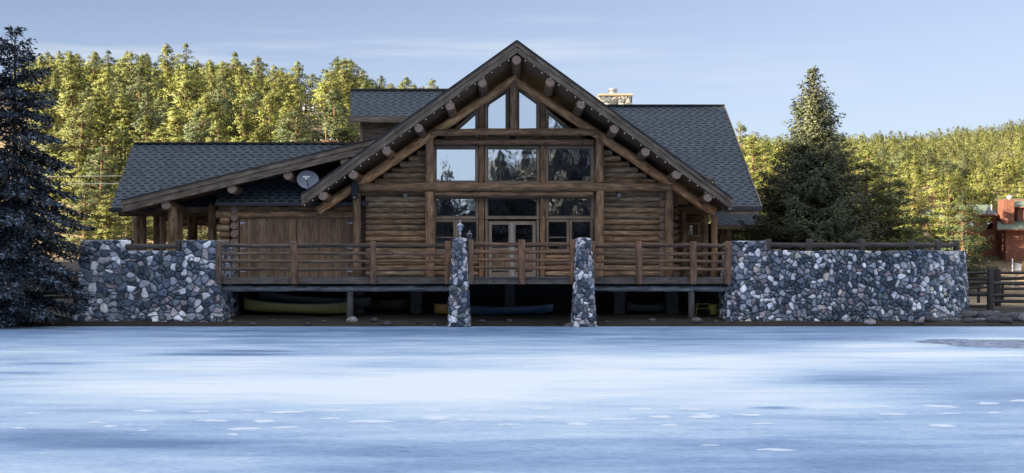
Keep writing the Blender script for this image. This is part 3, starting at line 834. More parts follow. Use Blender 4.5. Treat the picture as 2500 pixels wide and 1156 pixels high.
# a thin dark drip edge over the fascia
for sgn, xe in ((-1, XL), (1, XR)):
    mb = MB(); a = Vector((AX, YA - .13, roofz(AX) + .05)); b_ = Vector((xe, YE - .13, roofz(xe) + .05))
    d = (b_ - a); rot = d.to_track_quat('X', 'Z').to_matrix()
    mb.box((a + b_) / 2, (d.length, .10, .035), rot); mb.build('drip_edge', 'gutter', lodge)

# purlins that carry the gable overhang
PUR = [(1261, 1), (1177, 1), (1098, 1), (1022, 1), (944, 1), (862, 1), (788, 1), (1343, 1), (1418, 1), (1500, 1), (1576, 1), (1652, 1), (1729, 1)]
for px_, _ in PUR:
    X = PX(px_, 46.1); u = abs(X - AX) / 8.5; yf = YA + (YE - YA) * u + .0
    X = PX(px_, yf); z = roofz(X) - (.60 if px_ != 1261 else .66)
    mb = MB(); mb.log((X, yf, z), (X, 50.5, z), .185, .19, seg=16, tint=wt(), capmi=1, wob=.05); mb.build('purlin', ('log', 'endgrain'), lodge)

# truss logs in front of the glass wall
YT_ = 48.15
TA = Vector((PX(1256, YT_), YT_, PZ(192, YT_)))
tl = P(776, 516, YT_); tr = P(1745, 520, YT_)
mb = MB(); mb.log(TA + Vector((.1, -.02, .05)), tl, .18, .20, seg=16, tint=(2.5, 2.1, 1.6), capmi=1, wob=.07); mb.build('truss_log', ('log', 'endgrain'), lodge)
mb = MB(); mb.log(TA + Vector((-.05, .03, 0)), tr, .18, .20, seg=16, tint=(2.4, 1.9, 1.45), capmi=1, wob=.07); mb.build('truss_log', ('log', 'endgrain'), lodge)
def trussz(x):                                # centre line of the truss logs
    return TA.z + (x - TA.x) * ((TA.z - tl.z) / (TA.x - tl.x)) if x < TA.x else TA.z + (x - TA.x) * ((tr.z - TA.z) / (tr.x - TA.x))
def vpost(px_, y0, y1, Y, r_, tint=None, name='post', mat='log', par=None, zb=None):
    mb = MB(); X = PX(px_, Y)
    z0 = zb if zb is not None else PZ(y1, Y)
    mb.log((X, Y, z0), (X, Y, PZ(y0, Y)), r_ * 1.04, r_, seg=14, tint=tint or wt(), capmi=1, wob=.07)
    return mb.build(name, (mat, 'endgrain'), par or lodge)
def hlog(px0, px1, y0, Y, r_, name='beam', tint=None, mat='log', y1=None, par=None, cap=1):
    mb = MB(); mb.log(P(px0, y0, Y), P(px1, y1 if y1 is not None else y0, Y), r_, r_ * .96, seg=14, tint=tint or wt(), capmi=cap, wob=.08)
    return mb.build(name, (mat, 'endgrain'), par or lodge)
PT = (1.45, 1.32, 1.22)
vpost(1255, 186, 322, YT_, .17, PT)                      # king post
vpost(1049, 330, 447, YT_, .165, PT); vpost(1464, 328, 447, YT_, .165, PT)
vpost(1049, 469, 0, YT_, .185, PT, zb=FZ); vpost(1464, 466, 0, YT_, .175, PT, zb=FZ)
vpost(871, 470, 0, YT_, .165, (1.1, 1.0, .95), zb=FZ); vpost(1634, 466, 0, YT_, .17, (1.1, 1.0, .95), zb=FZ)
vpost(1744, 528, 0, YT_, .13, (1.1, 1.0, .9), zb=FZ)
hlog(1050, 1462, 323, YT_ - .1, .15, tint=(1.3, 1.15, 1.05))
hlog(1060, 1450, 348, YT_ + .12, .13, tint=(.8, .7, .68))
hlog(874, 1640, 458, YT_ - .05, .185, tint=(1.2, 1.08, 1.0))
hlog(1060, 1448, 474, YT_ + .05, .12, tint=(1.2, 1.08, 1.0))

# log walls of the front
def log_wall(xfun0, xfun1, z0, z1, Y, r_, name='log_wall', seed=0, parent=lodge, pitch=None):
    mb = MB(); z = z0 + r_; pitch = pitch or r_ * 1.95
    while z < z1:
        a_, b_ = xfun0(z), xfun1(z)
        if b_ - a_ > .25:
            mb.log((a_, Y, z), (b_, Y, z), r_ * rt(.95, 1.06), r_ * rt(.94, 1.05), seg=12, tint=wt(), wob=.06, capmi=1, step=.5)
        z += pitch
    # board behind the logs so that no gap shows through
    return mb.build(name, ('siding', 'endgrain'), parent)
dl = lambda z: TA.x - (TA.z - .28 - z) / ((TA.z - tl.z) / (TA.x - tl.x))
dr = lambda z: TA.x + (TA.z - .28 - z) / ((TA.z - tr.z) / (tr.x - TA.x))
xw0, xw1 = PX(1042, YF), PX(1471, YF)
log_wall(lambda z: max(dl(z), -6.4 if z > 5.3 else PX(893, YF)), lambda z: xw0, FZ, 7.9, YF, .122)
log_wall(lambda z: xw1, lambda z: min(dr(z), 6.4 if z > 5.3 else PX(1616, YF)), FZ, 7.9, YF, .122)
# solid wall core behind the log faces, with the gable outline
mb = MB()
g0 = [(PX(880, YF), FZ), (PX(1618, YF), FZ), (PX(1618, YF), 4.9), (6.2, 5.4), (TA.x, 9.72), (-6.1, 5.5), (PX(880, YF), 4.9)]
prism(mb, g0, YF + .16, YF + .36, tint=.5); mb.build('wall_core', 'soffit', lodge)
# lower part of the glazed bay: boards between posts
for z_, nm in ((None, None),):
    pass
# log end stacks at the corners
def end_stack(px_, y0, y1, Y, r_, n, name='log_ends', dx=.05):
    mb = MB()
    for k in range(n):
        y = y0 + (y1 - y0) * k / (n - 1)
        p = P(px_, y, Y); p.x += random.uniform(-dx, dx) * .4
        mb.log(p, p + Vector((0, 1.2, 0)), r_ * rt(.92, 1.05), seg=12, tint=wt(), capmi=1, wob=.05)
    return mb.build(name, ('siding', 'endgrain'), lodge)
end_stack(1618, 478, 668, 48.45, .16, 11)

# windows -----------------------------------------------------------------
def window(poly_px, w=.10, Y=YF - .05, glass_in=.06, muntins=None, tint=None, name='window'):
    pts = [(PX(x, Y), PZ(y, Y)) for x, y in poly_px]
    A = sum(pts[i][0] * pts[(i + 1) % len(pts)][1] - pts[(i + 1) % len(pts)][0] * pts[i][1] for i in range(len(pts)))
    if A < 0: pts.reverse()
    mb = MB(); inn = ring(mb, pts, w, Y, Y + .14, tint=lambda: rt(.85, 1.15))
    inn2 = ring(mb, inn, .035, Y + .035, Y + .13, tint=.42)
    wobj = mb.build(name, 'trim', lodge)
    pb = MB(); prism(pb, inn2, Y + .08, Y + .10); pb.build('pane', 'glass', wobj)
    return wobj
def rect(x0, y0, x1, y1): return [(x0, y1), (x1, y1), (x1, y0), (x0, y0)]
window([(1080, 341), (1168, 341), (1168, 264)])
window([(1184, 341), (1242, 341), (1242, 210), (1184, 250)])
window([(1260, 341), (1317, 341), (1317, 250), (1260, 209)])
window([(1332, 341), (1424, 341), (1332, 264)])
MID_ = [rect(1058, 357, 1168, 449), rect(1184, 357, 1317, 449), rect(1332, 357, 1449, 449)]
LOW_ = [rect(1058, 478, 1168, 535), rect(1184, 478, 1317, 535), rect(1332, 478, 1449, 535)]
for p_ in MID_ + LOW_: window(p_)
window(rect(1058, 537, 1112, 614), .07); window(rect(1113, 537, 1168, 614), .07)
window(rect(1334, 537, 1389, 614), .07); window(rect(1391, 537, 1447, 614), .07)
# low sill strip muntins that cross the lower lights
for x0, x1 in ((1066, 1106), (1342, 1384)):
    mb = MB(); a, b_ = P(x0, 580, YF), P(x1, 580, YF); mb.box((a + b_) / 2 + Vector((0, -.0, 0)), (b_.x - a.x, .05, .035)); mb.build('muntin', 'trim', lodge)
# mullion posts between the windows
for px_, y0 in ((1176, 256), (1325, 256)):
    mb = MB(); X = PX(px_, YF); z1 = PZ(y0, YF)
    mb.box((X, YF - .06, (FZ + z1) / 2), (.22, .22, z1 - FZ), tint=(1.0, .82, .68)); mb.build('mullion', 'log', lodge, bevel=.02)
for px_ in (1058, 1449):
    mb = MB(); X = PX(px_ + (-3 if px_ < 1200 else 3), YF); z1 = PZ(357, YF)
    mb.box((X, YF - .02, (FZ + z1) / 2), (.11, .2, z1 - FZ), tint=.8); mb.build('mullion', 'log', lodge)
# low log wall under the side lights
log_wall(lambda z: PX(1056, YF), lambda z: PX(1168, YF), FZ, PZ(622, YF), YF - .02, .12)
log_wall(lambda z: PX(1332, YF), lambda z: PX(1450, YF), FZ, PZ(622, YF), YF - .02, .12)
mb = MB(); a, b_ = P(1056, 617, YF - .12), P(1168, 617, YF - .12); mb.box((a + b_) / 2, (b_.x - a.x, .16, .07)); mb.build('window_sill', 'trim', lodge)
mb = MB(); a, b_ = P(1332, 617, YF - .12), P(1450, 617, YF - .12); mb.box((a + b_) / 2, (b_.x - a.x, .16, .07)); mb.build('window_sill', 'trim', lodge)
# french doors
def door_leaf(x0, x1):
    Y = YF - .04; a, b_ = PX(x0, Y), PX(x1, Y); zt = PZ(541, Y); w = b_ - a; mb = MB(); sw = .13
    mb.box((a + sw / 2, Y, (FZ + zt) / 2), (sw, .06, zt - FZ)); mb.box((b_ - sw / 2, Y, (FZ + zt) / 2), (sw, .06, zt - FZ))
    zr = [(FZ + .1, .2), (PZ(659, Y), .06), (PZ(609, Y), .12), (zt - .07, .14)]
    for z_, h_ in zr: mb.box(((a + b_) / 2, Y, z_), (w - 2 * sw - .004, .055, h_))
    d = mb.build('door', 'trim', lodge)
    for z0, z1, nm, mt in ((PZ(659, Y) + .03, PZ(609, Y) - .06, 'door_panel', 'door'), (PZ(609, Y) + .06, zt - .14, 'pane', 'glass'), (FZ + .2, PZ(659, Y) - .03, 'pane', 'glass')):
        pb = MB()
        if nm == 'pane': pb.box(((a + b_) / 2, Y + .01, (z0 + z1) / 2), (w - 2 * sw, .02, z1 - z0 - .004))
        else:
            nb_ = 4; ww = (w - 2 * sw) / nb_
            for k in range(nb_): pb.box((a + sw + ww * (k + .5), Y + .01, (z0 + z1) / 2), (ww - .012, .03, z1 - z0 - .004), along=2, tint=rt())
        pb.build(nm, mt, d)
    return d
dA = door_leaf(1193, 1249.2); dB = door_leaf(1250.8, 1308)
mb = MB(); X = PX(1250, YF); mb.box((X - .035, YF - .09, FZ + 1.12), (.025, .03, 2.2)); mb.box((X + .035, YF - .09, FZ + 1.12), (.025, .03, 2.2)); mb.build('weather_strip', 'white', lodge)
mb = MB(); mb.box((X - .11, YF - .12, FZ + 1.0), (.10, .03, .03)); mb.box((X - .09, YF - .09, FZ + 1.0), (.04, .05, .10)); mb.build('handle', 'metal', dA)
mb = MB()
for x_ in (1188, 1313): mb.box((PX(x_, YF), YF - .03, (FZ + PZ(537, YF)) / 2), (.10, .16, PZ(537, YF) - FZ), tint=.8)
mb.build('door_frame', 'trim', lodge)

# right-hand back roof with its ridge parallel to the lake
def RB(x, y): return 4.74 + (y - 48) * .631
roof_slab([(8.55, 48.0), (10.12, 48.0), (10.12, 56.4), (1.2, 56.4), (1.2, 50.2), (8.55, 50.2)], RB, .22, 'roof', lodge)
roof_slab([(1.2, 56.42), (10.12, 56.42), (10.12, 64), (1.2, 64)], lambda x, y: RB(0, 56.4) - (y - 56.42) * .631, .22, 'roof', lodge, dirv=(0, -1))
mb = MB(); mb.box((9.4, 47.93, RB(0, 48) - .10), (1.5, .12, .14)); mb.build('gutter', 'gutter', lodge)
mb = MB(); mb.box((9.35, 48.03, RB(0, 48) - .26), (1.36, .10, .14)); mb.build('fascia_board', 'fascia', lodge)
mb = MB(); mb.box((6.0, 56.41, RB(0, 56.4) + .03), (8.3, .32, .05)); mb.build('ridge_cap', 'gutter', lodge)
mb = MB(); a = Vector((10.14, 47.95, RB(0, 48))); b_ = Vector((10.14, 56.4, RB(0, 56.4))); d = b_ - a
mb.box((a + b_) / 2 + Vector((0, 0, -.10)), (.05, d.length, .24), d.to_track_quat('Y', 'Z').to_matrix()); mb.build('barge_board', 'fascia', lodge)
mb = MB(); prism(mb, [(8.9, 2.3), (9.9, 2.3), (9.9, 4.4), (8.9, 4.4)], 56, 56.2, tint=.6); mb.build('wall_core', 'soffit', lodge)
# chimney
ch = MB()
cx0, cx1 = PX(1462, 57.8), PX(1537, 57.8)
def chim():
    S = np.linspace(0, 4, 4 * 40 + 1); zb, zt = 9.0, PZ(234, 57)
    Z = np.repeat(np.linspace(zb, zt, 60)[None], len(S), 0)
    cs = np.array([(cx0, 57), (cx1, 57), (cx1, 58.3), (cx0, 58.3), (cx0, 57)], float)
    cn = np.array([(-1, -1), (1, -1), (1, 1), (-1, 1), (-1, -1)], float) * .7
    def posf(Sg, Zg):
        q = np.clip(Sg, 0, 3.9999); k = q.astype(int); fr = (q - k)[..., None]
        xy = cs[k] * (1 - fr) + cs[k + 1] * fr; nn = cn[k] * (1 - fr) + cn[k + 1] * fr
        return np.concatenate([xy, Zg[..., None]], -1), np.concatenate([nn, 0 * Zg[..., None]], -1)
    V, Qs, cc, nm = stonework('chimney', S, Z, posf, .24, seed=77, depth=.05)
    cc = np.clip(cc * np.array([[.75, .68, .56]]) + .02, 0, .7)
    return npmesh('chimney', V, Qs, 'stone', lodge, origin=(cx0, 57, 9), col=cc)
chm = chim()
mb = MB(); zt = PZ(234, 57); mb.box(((cx0 + cx1) / 2, 57.65, zt + .04), (cx1 - cx0 + .16, 1.5, .09)); mb.build('chimney_cap', 'trim', chm)
mb = MB(); xf = PX(1496, 57.6); lathe(mb, [(.2, 0), (.2, .16), (.17, .17), (.17, .2), (.23, .22), (.23, .34), (.15, .38)], xf, 57.6, zt + .08); mb.build('flue', 'metal', chm)

# upper left roof of the rear block
def RU(x, y): return 9.10 + (y - 53) * .62
roof_slab([(-7.27, 53), (-.8, 53), (-.8, 55.5), (-7.62, 55.5)], RU, .22, 'roof', lodge)
mb = MB(); mb.box((-4.2, 52.95, RU(0, 53) - .17), (6.3, .12, .22)); mb.build('fascia_board', 'fascia', lodge)
mb = MB(); mb.box((-4.2, 55.5, RU(0, 55.5) + .03), (6.8, .3, .05)); mb.build('ridge_cap', 'gutter', lodge)
mb = MB()
for k in range(9): mb.box((-4.0, 53.6, 6.6 + k * .27), (5.7, .06 + .02, .255), tint=wt())
mb.build('board_wall', 'fascia', lodge)
mb = MB(); mb.box((-6.84, 53.56, 7.7), (.12, .14, 2.6)); mb.build('corner_board', 'trim', lodge)
mb = MB(); prism(mb, [(-6.9, 6), (-1, 6), (-1, 8.9), (-6.9, 8.9)], 53.7, 56, tint=.5); mb.build('wall_core', 'soffit', lodge)

# left wing: steep roof with ridge parallel to the lake
def RL(x, y): return 4.82 + (y - 50) * .79
roof_slab([(-17.0, 50), (-5.6, 50), (-5.6, 53.98), (-17.33, 53.98)], RL, .22, 'roof', lodge)
roof_slab([(-17.33, 54), (-5.6, 54), (-5.6, 58), (-17.0, 58)], lambda x, y: RL(0, 53.98) - (y - 54) * .79, .22, 'roof', lodge, dirv=(0, -1))
mb = MB(); mb.box((-16.1, 49.93, RL(0, 50) - .12), (1.9, .12, .15)); mb.build('gutter', 'gutter', lodge)
mb = MB(); mb.box((-11.4, 53.99, RL(0, 53.98) + .03), (11.8, .28, .05)); mb.build('ridge_cap', 'gutter', lodge)
# low shed gable in front of it
YS = 47.8
sx0, sz0, sx1, sz1 = PX(299, YS), PZ(492, YS), PX(935, YS), PZ(338, YS)
ss = (sz1 - sz0) / (sx1 - sx0)
def SH(x, y): return sz0 + (x - sx0) * ss
roof_slab([(sx0, YS), (sx1, YS), (sx1, 52.8), (sx0, 50.6)], SH, .26, 'roof', lodge, dirv=(1, 0))
for dz0, dz1, dy, tn in ((.03, -.16, -.09, 1.05), (-.16, -.44, -.04, .9)):
    mb = MB(); f4 = [(sx0, sz0 + dz1), (sx1, sz1 + dz1), (sx1, sz1 + dz0), (sx0, sz0 + dz0)]
    prism(mb, f4, YS + dy, YS + .02, tint=tn)
    for fi, f_ in enumerate(mb.f): mb.uv[fi] = [(mb.v[i][0], mb.v[i][2] - SH(mb.v[i][0], 0) + mb.v[i][1]) for i in f_]
    mb.build('fascia_board', 'fascia', lodge)
mb = MB(); a = Vector((sx0, YS - .11, sz0 + .05)); b_ = Vector((sx1, YS - .11, sz1 + .05)); d = b_ - a
mb.box((a + b_) / 2, (d.length, .09, .03), d.to_track_quat('X', 'Z').to_matrix()); mb.build('drip_edge', 'gutter', lodge)
for px_ in (405, 566, 703, 842):
    X = PX(px_, YS + .1); z = SH(X, 0) - .56
    mb = MB(); mb.log((X, YS + .05, z), (X, 52, z), .19, seg=16, tint=wt(), capmi=1); mb.build('purlin', ('log', 'endgrain'), lodge)
# log gable wall under the shed gable
log_wall(lambda z: max(PX(660, 50.3), sx0 + (z + .62 - sz0) / ss), lambda z: PX(900, 50.3), 4.6, 7.0, 50.3, .15)
# small shingled roof over the store room
def RS(x, y): return PZ(494, 48.5) + (y - 48.5) * .80
roof_slab([(PX(527, 48.5), 48.5), (-5.6, 48.5), (-5.6, 50.4), (PX(545, 50.4), 50.4)], RS, .16, 'roof', lodge)
mb = MB(); mb.box(((PX(527, 48.5) - 5.9) / 2, 48.44, RS(0, 48.5) - .08), (-5.9 - PX(527, 48.5), .12, .12)); mb.build('gutter', 'gutter', lodge)
# store room front
YD = 48.95
hlog(536, 906, 507, YD - .05, .15, 'wall_log'); hlog(528, 912, 524, YD, .17, 'wall_log')
end_stack(571, 512, 672, YD - .2, .165, 9)
mb = MB()
for k, y in enumerate(np.linspace(522, 665, 9)):
    p = P(530 + (k % 2) * 8, y, YD); q_ = P(562, y, YD); mb.log(p, q_, .16 * rt(.95, 1.05), seg=12, tint=wt(), capmi=1)
mb.build('log_wall', ('siding', 'endgrain'), lodge)
end_stack(905, 508, 525, YD - .3, .15, 2)
x0, x1, zt = PX(586, YD), PX(862, YD), PZ(534, YD)
for (a_, b_) in ((x0, (x0 + x1) / 2 - .01), ((x0 + x1) / 2 + .01, x1)):
    mb = MB(); nb_ = 22; ww = (b_ - a_) / nb_
    for k in range(nb_): mb.box((a_ + ww * (k + .5), YD, (FZ + zt) / 2), (ww - .014, .05, zt - FZ), along=2, tint=wt())
    mb.box(((a_ + b_) / 2, YD + .04, (FZ + zt) / 2), (b_ - a_, .03, zt - FZ - .01), tint=.35)
    dd = mb.build('store_door', 'door', lodge)
    for y in (545, 606, 663):
        hx = a_ + .14 if a_ < -8 and a_ == x0 else b_ - .14
        mb = MB(); sg = 1 if a_ == x0 else -1
        hx = a_ + .02 if sg > 0 else b_ - .02
        pts = [(hx, PZ(y, YD) - .05), (hx + sg * .28, PZ(y, YD)), (hx, PZ(y, YD) + .05)]
        if sg < 0: pts.reverse()
        prism(mb, pts, YD - .045, YD - .028); mb.build('hinge', 'dish', dd)
mb = MB(); mb.box((x0 - .09, YD - .02, (FZ + zt) / 2), (.12, .12, zt - FZ)); mb.box(((x0 + x1) / 2, YD - .02, zt + .03), (x1 - x0 + .2, .1, .05)); mb.build('door_frame', 'fascia', lodge)
mb = MB(); prism(mb, [(PX(560, 49.2), FZ), (PX(895, 49.2), FZ), (PX(895, 49.2), 4.9), (PX(560, 49.2), 4.9)], 49.1, 49.4, tint=.5); mb.build('wall_core', 'soffit', lodge)
# porch posts of the left wing
for (px_, Y, r_, yt) in ((338, 52.4, .16, 524), (350, 50.8, .13, 522), (383, 51.2, .15, 528), (398, 50.0, .14, 530), (421, 48.35, .20, 505), (440, 49.3, .11, 515), (465, 52.0, .14, 518), (476, 53.0, .12, 518), (518, 49.8, .17, 500), (330, 54.5, .13, 530)):
    vpost(px_, yt, 0, Y, r_, (.9, .85, .82), zb=2.2)
hlog(440, 560, 531, 53.2, .16, tint=.7); hlog(440, 560, 545, 55.0, .14, tint=.7)
mb = MB(); mb.log(P(352, 517, 55), P(408, 541, 50.2) + Vector((0, 0, .2)), .15, tint=.8); mb.build('beam', 'log', lodge)
mb = MB(); mb.log(P(290, 520, 50.6), P(545, 520, 50.6), .15, tint=.7); mb.build('beam', 'log', lodge)
# right-hand porch
for (px_, Y, r_, yt) in ((1669, 50.5, .13, 515), (1719, 50.8, .13, 515), (1764, 54.3, .13, 560), (1778, 54.0, .10, 566), (1842, 55.8, .12, 560)):
    vpost(px_, yt, 0, Y, r_, (.9, .85, .8), zb=FZ if px_ < 1750 else 2.4)
end_stack(1650, 480, 670, 50.0, .12, 12)
log_wall(lambda z: PX(1640, 52.2), lambda z: PX(1728, 52.2), FZ, 5.0, 52.2, .14)
window(rect(1676, 545, 1707, 578), .06, Y=51.9)
mb = MB(); a, b_ = P(1680, 500, 50.4), P(1760, 500, 50.4); mb.log(P(1655, 508, 50.4), P(1765, 508, 50.4), .14, tint=.7); mb.build('beam', 'log', lodge)
def RP(x, y): return 4.24 + (y - 54) * .40
roof_slab([(9.3, 54), (PX(1878, 54), 54), (PX(1846, 56), 56), (9.3, 56)], RP, .12, 'roof', lodge)
mb = MB(); a, b_ = 9.3, PX(1878, 54); mb.box(((a + b_) / 2, 53.96, 4.24 - .12), (b_ - a, .08, .12)); mb.build('fascia_board', 'trim', lodge)
mb = MB(); mb.box(((a + b_) / 2 - .1, 54.3, 4.24 - .32), (b_ - a - .3, .2, .16), tint=.6); mb.build('beam', 'log', lodge)
mb = MB()
prism(mb, [(PX(1620, 52.6), FZ), (PX(1728, 52.6), FZ), (PX(1728, 52.6), 5.0), (PX(1620, 52.6), 5.0)], 52.4, 52.6, tint=.4); mb.build('wall_core', 'soffit', lodge)

# ================================================================== DECK
deck = empty('timber_deck', (0, 46.8, 1.3), 'raised timber deck with log railings along the lodge front, middle bay projecting', 'deck')
dx0, dx1 = PX(529, 45), PX(1784, 45)
mb = MB()
for k in range(27):
    y = 45.1 + k * .145; mb.box(((dx0 + dx1) / 2, y, FZ - .03), (dx1 - dx0, .135, .05), tint=wt())
for k in range(8):
    y = 44.02 + k * .135; mb.box((PX(1274, 44.1), y, FZ - .032), (PX(1408, 44.1) - PX(1141, 44.1), .125, .05), tint=wt())
mb.build('deck_boards', 'board', deck)
mb = MB()
for k in range(27):
    x = dx0 + .2 + k * (dx1 - dx0 - .4) / 26; mb.box((x, 47.1, FZ - .19), (.06, 3.7, .22), tint=.5)
mb.build('joists', 'soffit', deck)
def rim(xa_, xb_, Y):
    mb = MB(); mb.box(((PX(xa_, Y) + PX(xb_, Y)) / 2, Y, FZ - .135), (PX(xb_, Y) - PX(xa_, Y), .05, .27), tint=rt(.8, 1.15)); mb.build('rim_board', 'board', deck)
def rail_bay(xa_, xb_, Y, warm, top=600):
    for k, (y, r_) in enumerate(((top, .085), (top + 19.5, .062), (top + 38.5, .068), (top + 57.5, .066))):
        mb = MB(); k1 = rt(.75, 1.1); a_, b_ = P(xa_, y + random.uniform(-1, 1), Y), P(xb_, y + random.uniform(-1, 1), Y)
        t_ = (k1 * warm[0], k1 * warm[1], k1 * warm[2])
        if k == 0: t_ = (t_[0] * .62, t_[1] * .66, t_[2] * .72)
        mb.log(a_, b_, r_ * 1.02, r_ * .92, seg=10, tint=t_, wob=.17, step=.22); mb.build('rail', ('rail', 'endgrain'), deck)
def rail_post(px_, Y, ytop, ybot, warm, r_=.128, flatw=1.0):
    mb = MB(); X = PX(px_, Y); zt, zb = PZ(ytop, Y), PZ(ybot, Y)
    mb.log((X, Y, zb), (X, Y, zt - .04), r_, r_ * .97, seg=14, tint=warm, wob=.08); 
    o_ = mb.build('railing_post', ('rail', 'endgrain'), deck)
    for dz in (.06, .13):
        for sx_ in (-.05, .06): mb = MB(); mb.log((X + sx_, Y - r_ - .012, zb + dz), (X + sx_, Y - r_ + .03, zb + dz), .013, seg=8, wob=0); mb.build('bolt', 'metal', o_)
GR = (.85, .86, .88); WM = (1.2, 1.0, .9); HOT = (1.2, .95, .8)
YD0 = 45.0; YB = 44.05
LP = [(535, GR), (718, (1.1, .92, .85)), (911, (1.0, .9, .85)), (1094, HOT)]
for x_, w_ in LP: rail_post(x_, YD0 - .13, 587, 695, w_)
for (a_, wa), (b_, wb_) in zip(LP, LP[1:]): rail_bay(a_ + 6, b_ - 6, YD0 - .1, GR if a_ < 900 else (1.1, .95, .88))
RP_ = [(1447, (1.0, .8, .75)), (1560, (1.1, .92, .88)), (1692, (1.05, .9, .84)), (1777, (1.05, .88, .82))]
for x_, w_ in RP_: rail_post(x_, YD0 - .13, 587, 695, w_)
for (a_, wa), (b_, wb_) in zip(RP_, RP_[1:]): rail_bay(a_ + 6, b_ - 6, YD0 - .1, (1.15, .98, .9))
BP = [(1148, (.95, .88, .85)), (1274, (1.1, .92, .82)), (1400, (1.25, .98, .82))]
for x_, w_ in BP: rail_post(x_, YB - .13, 583, 695, w_, .135)
rail_bay(1153, 1268, YB - .1, (1.25, 1.0, .82), 597); rail_bay(1280, 1394, YB - .1, (1.2, .98, .82), 597)
rim(529, 1100, YD0); rim(1444, 1784, YD0); rim(1141, 1408, YB)
# sides of the balcony
for x_ in (1143, 1406):
    mb = MB(); X = PX(x_, YB); mb.box((X, (YB + YD0) / 2 + .05, FZ - .135), (.05, YD0 - YB - .06, .268), tint=.7); mb.build('rim_board', 'board', deck)
# log beams under the deck
for a_, b_ in ((536, 1106), (1448, 1693), (1693, 1772)):
    hlog(a_, b_, 705, YD0 + .35, .115, 'deck_beam', tint=(1.0, 1.0, 1.0), mat='greylog', par=deck)
for x_ in (855, 1688):
    mb = MB(); X = PX(x_, YD0 + .35); mb.log((X, YD0 + .35, H(X, YD0 + .35) - .05), (X, YD0 + .35, PZ(712, YD0 + .35)), .14, .125, seg=12, tint=(.4, .36, .34)); mb.build('deck_post', ('greylog', 'endgrain'), deck)
for x_, w_ in ((878, .34), (1017, .45), (1245, .40), (1512, .45), (1640, .5)):
    mb = MB(); X = PX(x_, 48); z0 = H(X, 48) - .1; mb.box((X, 48, (z0 + 1.6) / 2), (w_, .45, 1.6 - z0), along=2); mb.build('pier', 'concrete', deck, bevel=.02)
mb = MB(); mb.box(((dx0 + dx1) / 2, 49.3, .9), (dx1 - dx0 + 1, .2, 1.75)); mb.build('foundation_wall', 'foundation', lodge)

# ================================================================== things under the deck
def hull(name, xa_, xb_, ymid, Y, depth, beam, mat, label, cat='canoe', sheer=.16, tilt=0, gun='gutter', yaw=0):
    a_, b_ = PX(xa_, Y), PX(xb_, Y); Ln = b_ - a_; X = (a_ + b_) / 2; zb = PZ(ymid, Y)
    if zb < H(X, Y) + .05: zb = H(X, Y) + .05
    root = empty(name, (X, Y, zb), label, cat)
    mb = MB(); ns, nk = 36, 12; i0 = 0
    rot = Matrix.Rotation(tilt, 3, 'Y') @ Matrix.Rotation(yaw, 3, 'Z')
    for side in (1, .965):
        for i in range(ns + 1):
            u = -1 + 2 * i / ns
            w = beam / 2 * max(.02, (1 - abs(u) ** 2.3)) ** .8 * side
            top = depth + sheer * abs(u) ** 2.6; bot = depth * .28 * abs(u) ** 5 + (1 - side) * .5
            for k in range(nk + 1):
                an = math.pi * k / nk
                yy = -math.cos(an) * w; zz = top - (top - bot) * (math.sin(an) ** .65)
                p = rot @ Vector((u * Ln / 2 * (1 - .03 * (1 - zz / (depth + sheer))), yy, zz))
                mb.v.append((X + p.x, Y + p.y, zb + p.z))
    o2 = (ns + 1) * (nk + 1)
    for i in range(ns):
        for k in range(nk):
            q0 = i * (nk + 1) + k; mb.face((q0, q0 + nk + 1, q0 + nk + 2, q0 + 1), 0, None, 1, True)
            q0 += o2; mb.face((q0 + 1, q0 + nk + 2, q0 + nk + 1, q0), 0, None, 1, True)
    h_ = mb.build('hull', mat, root)
    gb = MB()
    for k in (0, nk):
        pts = [Vector(mb.v[i * (nk + 1) + k]) for i in range(ns + 1)]
        for p, q_ in zip(pts[::3], pts[3::3]): gb.log(p, q_, .022, seg=6, wob=0, step=2)
    gb.build('gunwale', gun, root)
    tb = MB()
    for u in (-.45, .35):
        p = rot @ Vector((u * Ln / 2, 0, depth - .02)); tb.box((X + p.x, Y + p.y, zb + p.z), (.14, beam * .8, .02))
    tb.build('thwart', 'board', root)
    return root
hull('canoe', 594, 850, 775, 46.7, .40, .8, 'canoe_yellow', 'olive-yellow canoe lying on the ground under the left part of the deck', tilt=R(2.0))
hull('canoe', 628, 905, 745, 47.3, .32, .8, 'canoe_dark', 'dark grey canoe stored above and behind the olive-yellow one under the deck', tilt=R(4))
hull('canoe', 890, 1008, 765, 48.4, .42, .8, 'canoe_brown', 'brown canoe in the shadow between the grey piers under the deck')
hull('kayak', 1060, 1100, 771, 46.6, .42, .6, 'canoe_orange', 'orange-yellow kayak end showing just left of the lantern pillar', 'kayak', sheer=.05)
hull('kayak', 1148, 1352, 772, 46.5, .32, .62, 'canoe_blue', 'blue kayak lying under the projecting balcony between the stone pillars', 'kayak', sheer=.08, tilt=R(-1.5))
hull('canoe', 1530, 1625, 766, 47.6, .30, .7, 'canoe_dark', 'dark grey canoe between the two piers under the right part of the deck')
ct = empty('cart', (PX(1725, 46.6), 46.6, H(7.7, 46.6)), 'small yellow barrow with thin handle bars beside the stone wall under the deck', 'barrow')
mb = MB(); X = PX(1740, 46.6); z0 = H(X, 46.6)
lathe(mb, [(.13, .1), (.17, .2), (.21, .5), (.22, .52), (.2, .52), (.16, .22), (.1, .14)], X, 46.6, z0 - .05, 16); mb.build('tub', 'yellow', ct)
mb = MB()
for dz in (.30, .48): mb.log((X - .7, 46.5, z0 + dz), (X - .1, 46.5, z0 + dz + .03), .018, seg=6, wob=0)
mb.log((X - .68, 46.5, z0), (X - .6, 46.5, z0 + .6), .02, seg=6, wob=0)
mb.build('handle', 'yellow', ct)
mb = MB(); 
